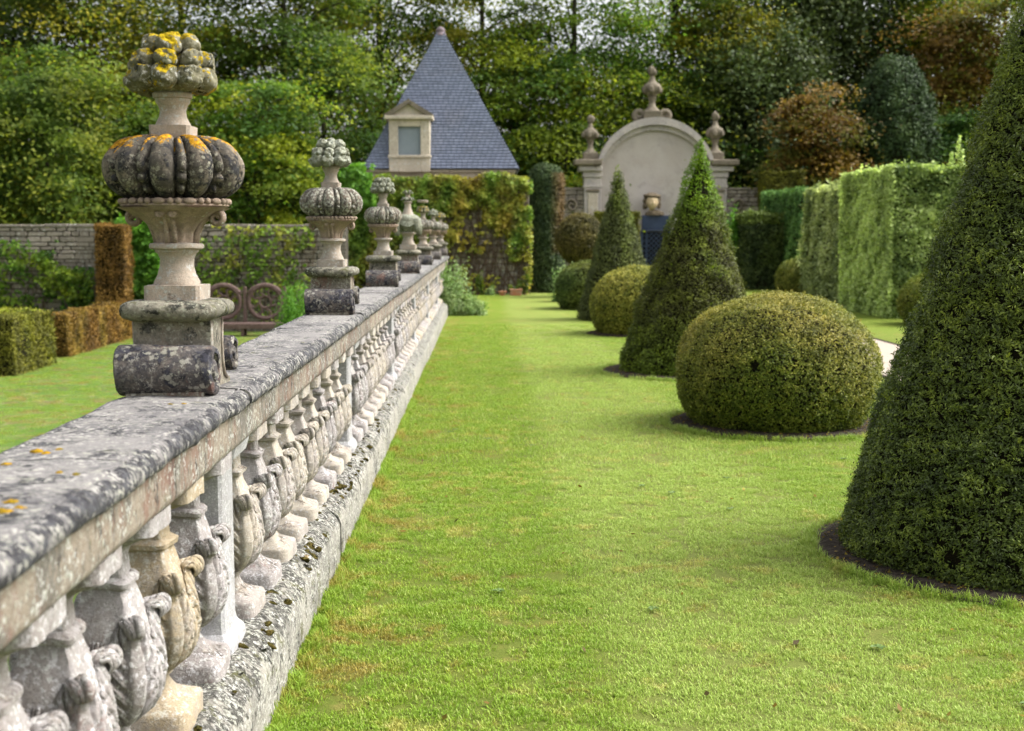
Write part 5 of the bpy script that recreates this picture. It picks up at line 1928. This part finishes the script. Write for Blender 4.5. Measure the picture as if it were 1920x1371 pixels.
# ================================================================== TREES
GT = 'broadleaf trees behind the garden walls'
T = [  # px, D, ztop, rx, zlow, mat, n, L, tonemix, taper, trunk, label
    (20, 50, 17, 2.6, 5.2, 'conifer', 13000, .20, .9, .7, .22, 'bluish dark tree at the top left corner', False),
    (185, 47, 13.5, 3.1, 3.6, 'olive', 16000, .19, .30, .9, .2, 'tall olive gold tree behind the nearest finial, upper left', True),
    (95, 41, 7.3, 2.6, 1.2, 'olive', 14000, .17, .08, .8, .14, 'rounded green tree above the left end of the garden wall', True),
    (-40, 41, 6.0, 2.0, 1.0, 'deep', 8000, .17, .3, .8, .14, 'bushy green tree at the left edge above the wall', True),
    (350, 52, 15, 3.2, 4.5, 'deep', 12000, .19, .25, .9, .24, 'deep green tree with sky gaps between the first two finials', True),
    (285, 44, 6.0, 2.1, 1.5, 'deep', 10000, .17, .25, .8, .14, 'low deep green tree right behind the near finial stem', True),
    (540, 48, 14.5, 3.3, 4.2, 'olive', 13000, .19, .22, .9, .22, 'olive gold tree above the second finial', True),
    (480, 43, 6.8, 2.2, 1.6, 'green', 11000, .17, .35, .8, .14, 'fresh green tree behind the wall, left of the second finial', True),
    (610, 46, 8.2, 2.3, 1.5, 'deep', 12000, .17, .12, .85, .16, 'dark tree left of the slate roof', True),
    (715, 53, 16, 3.3, 5.2, 'olive', 13000, .2, .15, .9, .24, 'tall olive tree above the slate roof, left of its peak', True),
    (905, 52, 15.5, 2.5, 6.5, 'olive', 6500, .19, .55, .9, .2, 'thin golden tree right of the roof peak with much sky between', True),
    (960, 49, 8.8, 2.2, 2.0, 'green', 9500, .18, .45, .85, .16, 'yellow green tree right of the slate roof', True),
    (1075, 50, 14.5, 2.9, 4.8, 'green', 11500, .19, .30, .9, .22, 'broad fresh green tree left of the arch urns', True),
    (1060, 48, 6.6, 2.2, 1.0, 'deep', 10000, .17, .25, .85, .16, 'dark low tree behind the left shoulder of the arch', True),
    (1255, 54, 16, 2.9, 5.6, 'green', 10000, .19, .38, .9, .22, 'tall yellow green tree rising behind the central urn', True),
    (1225, 50, 7.6, 3.0, 2.0, 'deep', 15000, .18, .3, .9, .18, 'deep green tree filling the gap behind the arch top', True),
    (1340, 51, 12.0, 1.9, 4.0, 'olive', 9500, .18, .35, .85, .18, 'olive tree between the right urn and the dark conifer', True),
    (1430, 50, 9.2, 2.4, 1.0, 'conifer', 16000, .19, .25, .9, .22, 'dark conifer right of the garden arch', False),
    (1460, 55, 17, 3.6, 6.0, 'conifer', 18000, .22, .12, .85, .3, 'very tall dark conifer at the top, above the rusty tree', False),
    (1600, 56, 17, 3.6, 5.6, 'conifer', 18000, .22, .1, .85, .3, 'very tall dark conifer above the bullet shaped topiary', False),
    (1518, 44.8, 6.7, 1.45, 1.6, 'rust', 15000, .15, .25, .75, .12, 'small rusty orange tree left of the bullet shaped topiary', True),
    (1800, 50, 10.2, 2.5, 4.6, 'rust', 15000, .17, .3, .85, .2, 'large russet tree in the upper right behind the nearest cone', True),
    (1790, 47, 6.2, 2.0, 2.0, 'deep', 12000, .17, .15, .85, .16, 'dark green tree under the russet tree on the right', True),
    (1760, 54, 14.5, 2.2, 8.3, 'green', 9000, .18, .5, .9, .2, 'yellow green treetop above the russet tree', True),
    (1960, 48, 12, 2.4, 2.0, 'olive', 9000, .18, .3, .85, .2, 'olive tree at the right edge behind the nearest cone', True),
]
for i, (px, D, zt_, rx, zl_, mat, n, L, tm, tp, tr_, lab, lay) in enumerate(T):
    tree('conifer_tree' if not lay else 'broadleaf_tree', lab, px, D, zt_, rx, zl_, mat, int(n * (2.5 if zt_ > 9 else 1.8)), L * .90, 200 + i * 7, tm, 'tree', GT if lay else 'dark conifers behind the garden', lay, tr_, None, tp, None, 0, .175 if lay else .17, 0, .6 if lay else 1.0)

# far wood that closes the view between the trunks
rr = np.random.default_rng(77)
n = 90000
P = np.stack([rr.uniform(-34, 40, n), rr.uniform(58, 66, n), rr.random(n) ** 1.15 * 10.5], 1)
q = P * np.array([1, .3, 1])
keep = sines(q, .16, 9) * .5 + sines(q, .55, 12) * .45 + (5.0 - P[:, 2]) * .32 + rr.random(n) * .5 > -.15
P = P[keep]
m = len(P)
rn = np.clip(.35 + .25 * sines(P, .3, 5) + .4 * (rr.random(m) - .5), 0, 1)
me = leaf_mesh('far_wood', P, np.tile([0, -.5, 1.], (m, 1)), .36, .22, .7, np.clip(.15 + .3 * sines(P, .12, 8), 0, 1), 5, rnd=rn)
bm = bmesh.new()
o = part('far_wood', me, FOL['deep'])
tag(o, 'dense dark wood far behind the garden trees', 'woodland', kind='stuff')
# undergrowth directly behind the walls
n = 60000
P = np.stack([rr.uniform(-24, 26, n), rr.uniform(47.5, 52, n), rr.random(n) * 4.6], 1)
P[:, 2] += .5 * sines(P * [1, 1, 0], .15, 4) * (P[:, 2] / 4)
P[:, 2] = np.maximum(P[:, 2], .05)
rn = np.clip(.35 + .25 * sines(P, .4, 5) + .4 * (rr.random(n) - .5), 0, 1)
me = leaf_mesh('undergrowth', P, np.tile([0, -.5, 1.], (n, 1)), .26, .17, .7, np.clip(.1 + .3 * sines(P, .2, 8), 0, 1), 6, rnd=rn)
o = part('undergrowth', me, FOL['deep'])
tag(o, 'dark undergrowth between the tree trunks behind the walls', 'undergrowth', kind='stuff')

# ================================================================== GRASS
def tuft_mesh(seed, n, rad, h):
    r = np.random.default_rng(seed)
    a, q = r.random(n) * 2 * PI, np.sqrt(r.random(n)) * rad
    base = np.stack([q * np.cos(a), q * np.sin(a), np.zeros(n) - .002], 1)
    d = r.random(n) * 2 * PI
    side = np.stack([np.cos(d), np.sin(d), np.zeros(n)], 1) * (.0016 + .0012 * r.random(n))[:, None]
    lean = np.stack([np.cos(d + 1.5), np.sin(d + 1.5), np.zeros(n)], 1) * (h * (.25 + .9 * r.random(n)))[:, None]
    hh = (h * (.45 + .75 * r.random(n)))[:, None]
    up = np.array([0, 0, 1.])
    mid = base + lean * .35 + up * hh * .65
    tip = base + lean + up * hh
    V = np.stack([base - side, base + side, mid + side * .8, tip, mid - side * .8], 1).reshape(-1, 3)
    k = np.arange(n) * 5
    Fq = np.stack([k, k + 1, k + 2, k + 4], 1)
    Ft = np.stack([k + 4, k + 2, k + 3], 1)
    me = bpy.data.meshes.new('tuft')
    me.from_pydata(V.tolist(), [], Fq.tolist() + Ft.tolist())
    rn = r.random(n)
    at_ = me.attributes.new('rnd', 'FLOAT', 'FACE')
    at_.data.foreach_set('value', np.concatenate([rn, rn]).astype(np.float32))
    me.materials.append(M['blade'])
    return me
def grass_field(name, pts, tuft, seed):
    """one object: every point of the mesh carries a tuft"""
    me = bpy.data.meshes.new(name)
    me.vertices.add(len(pts))
    me.vertices.foreach_set('co', np.asarray(pts, dtype=np.float32).ravel())
    me.update()
    me.materials.append(M['blade'])
    o = bpy.data.objects.new(name, me)
    C.objects.link(o)
    ng = bpy.data.node_groups.new('grow_grass', 'GeometryNodeTree')
    ng.interface.new_socket('Geometry', in_out='INPUT', socket_type='NodeSocketGeometry')
    ng.interface.new_socket('Geometry', in_out='OUTPUT', socket_type='NodeSocketGeometry')
    gi, go = ng.nodes.new('NodeGroupInput'), ng.nodes.new('NodeGroupOutput')
    iop = ng.nodes.new('GeometryNodeInstanceOnPoints')
    oi = ng.nodes.new('GeometryNodeObjectInfo')
    oi.inputs['Object'].default_value = tuft
    rv = ng.nodes.new('FunctionNodeRandomValue')
    rv.data_type = 'FLOAT_VECTOR'
    rv.inputs['Min'].default_value = (-.05, -.05, 0)
    rv.inputs['Max'].default_value = (.05, .05, 6.283)
    rs = ng.nodes.new('FunctionNodeRandomValue')
    rs.data_type = 'FLOAT'
    rs.inputs[2].default_value = .65
    rs.inputs[3].default_value = 1.2
    L = ng.links.new
    L(gi.outputs[0], iop.inputs['Points'])
    L(oi.outputs['Geometry'], iop.inputs['Instance'])
    L(rv.outputs[0], iop.inputs['Rotation'])
    L(rs.outputs[1], iop.inputs['Scale'])
    L(iop.outputs[0], go.inputs[0])
    md = o.modifiers.new('grow', 'NODES')
    md.node_group = ng
    return o
rr = np.random.default_rng(12)
def scatter(x0, x1, y0, y1, dens, edge=.02):
    n = int((x1 - x0) * (y1 - y0) * dens)
    x, y = rr.uniform(x0, x1, n), rr.uniform(y0, y1, n)
    ok = np.ones(n, bool)
    for bx, by, br in BEDS:
        ok &= np.hypot(x - bx, y - by) > br + edge
    ok &= ~((x > 4.5) & (x < 6.15))
    return np.stack([x[ok], y[ok], np.zeros(ok.sum())], 1)
tuft_near = bpy.data.objects.new('grass_tuft', tuft_mesh(1, 96, .07, .016))
C.objects.link(tuft_near)
tuft_near.location = (-.68, 3.0, 0)
tuft_near['kind'] = 'stuff'
tuft_far = bpy.data.objects.new('grass_tuft', tuft_mesh(2, 66, .12, .022))
C.objects.link(tuft_far)
tuft_far.location = (-.66, 8.0, 0)
tuft_far['kind'] = 'stuff'
pts = scatter(-.70, 3.4, 2.6, 9, 230)
o = grass_field('lawn_grass', pts, tuft_near, 1)
tag(o, 'short mown grass of the terrace lawn in the foreground', 'grass', kind='stuff')
pts = np.concatenate([scatter(-.69, 4.4, 9, 17, 120, .06), scatter(-.69, 4.4, 17, 20, 80, .06), scatter(-.69, 4.4, 20, 23, 40, .06), scatter(3.4, 4.5, 6.5, 9, 110, .06)])
o = grass_field('lawn_grass', pts, tuft_far, 2)
tag(o, 'short mown grass of the terrace lawn further back', 'grass', kind='stuff')
n = 9000
x, y = rr.uniform(-13, -1.25, n), rr.uniform(9, 31, n)
o = grass_field('lower_lawn_grass', np.stack([x, y, np.full(n, LOW)], 1), tuft_far, 5)
tag(o, 'mown grass of the lower lawn left of the balustrade', 'grass', kind='stuff')
# taller uncut grass against the plinth and round the beds
edge = []
for bx, by, br in BEDS[:3]:
    n = int(260 * br)
    a = rr.random(n) * 2 * PI
    q = br + .01 + .05 * rr.random(n)
    edge.append(np.stack([bx + q * np.cos(a), by + q * np.sin(a), np.zeros(n)], 1))
n = 700
edge.append(np.stack([-.713 + .03 * rr.random(n), rr.uniform(2.6, 16, n), np.zeros(n)], 1))
tuft_long = bpy.data.objects.new('grass_tuft', tuft_mesh(3, 26, .035, .05))
C.objects.link(tuft_long)
tuft_long.location = (-.69, 5.2, 0)
tuft_long['kind'] = 'stuff'
o = grass_field('edge_grass', np.concatenate(edge), tuft_long, 3)
tag(o, 'longer uncut grass along the plinth and the soil beds', 'grass', kind='stuff')

# a few fallen leaves and broad weed leaves in the sward
n = 170
P = np.stack([rr.uniform(-.6, 3.6, n), 2.9 + 11 * rr.random(n) ** 1.3, rr.uniform(.014, .022, n)], 1)
o = part('fallen_leaves', leaf_mesh('fallen_leaves', P, np.tile([0, 0, 1.], (n, 1)), .032, .02, .35, rr.random(n) * .5, 6), FOL['rust'])
tag(o, kind='stuff')
bm = bmesh.new()
for q in range(26):
    x_, y_ = rr.uniform(-.4, 3.2), 3.0 + 8 * rr.random() ** 1.3
    m_ = rr.integers(4, 8)
    for j in range(m_):
        a = 2 * PI * j / m_ + rr.random()
        l_ = rr.uniform(.018, .036)
        d_ = Vector((math.cos(a), math.sin(a), 0))
        e_ = Vector((-math.sin(a), math.cos(a), 0)) * l_ * .33
        c_ = Vector((x_, y_, .016))
        vv = [bm.verts.new(c_), bm.verts.new(c_ + d_ * l_ * .6 + e_ + Vector((0, 0, .006))), bm.verts.new(c_ + d_ * l_ + Vector((0, 0, .001))), bm.verts.new(c_ + d_ * l_ * .6 - e_ + Vector((0, 0, .006)))]
        bm.faces.new(vv)
o = part('lawn_weeds', bm_mesh('lawn_weeds', bm), simple('weed_leaf', (0.07, .13, .02), (.11, .18, .035), 20, .5, .3, 0))
tag(o, kind='stuff')
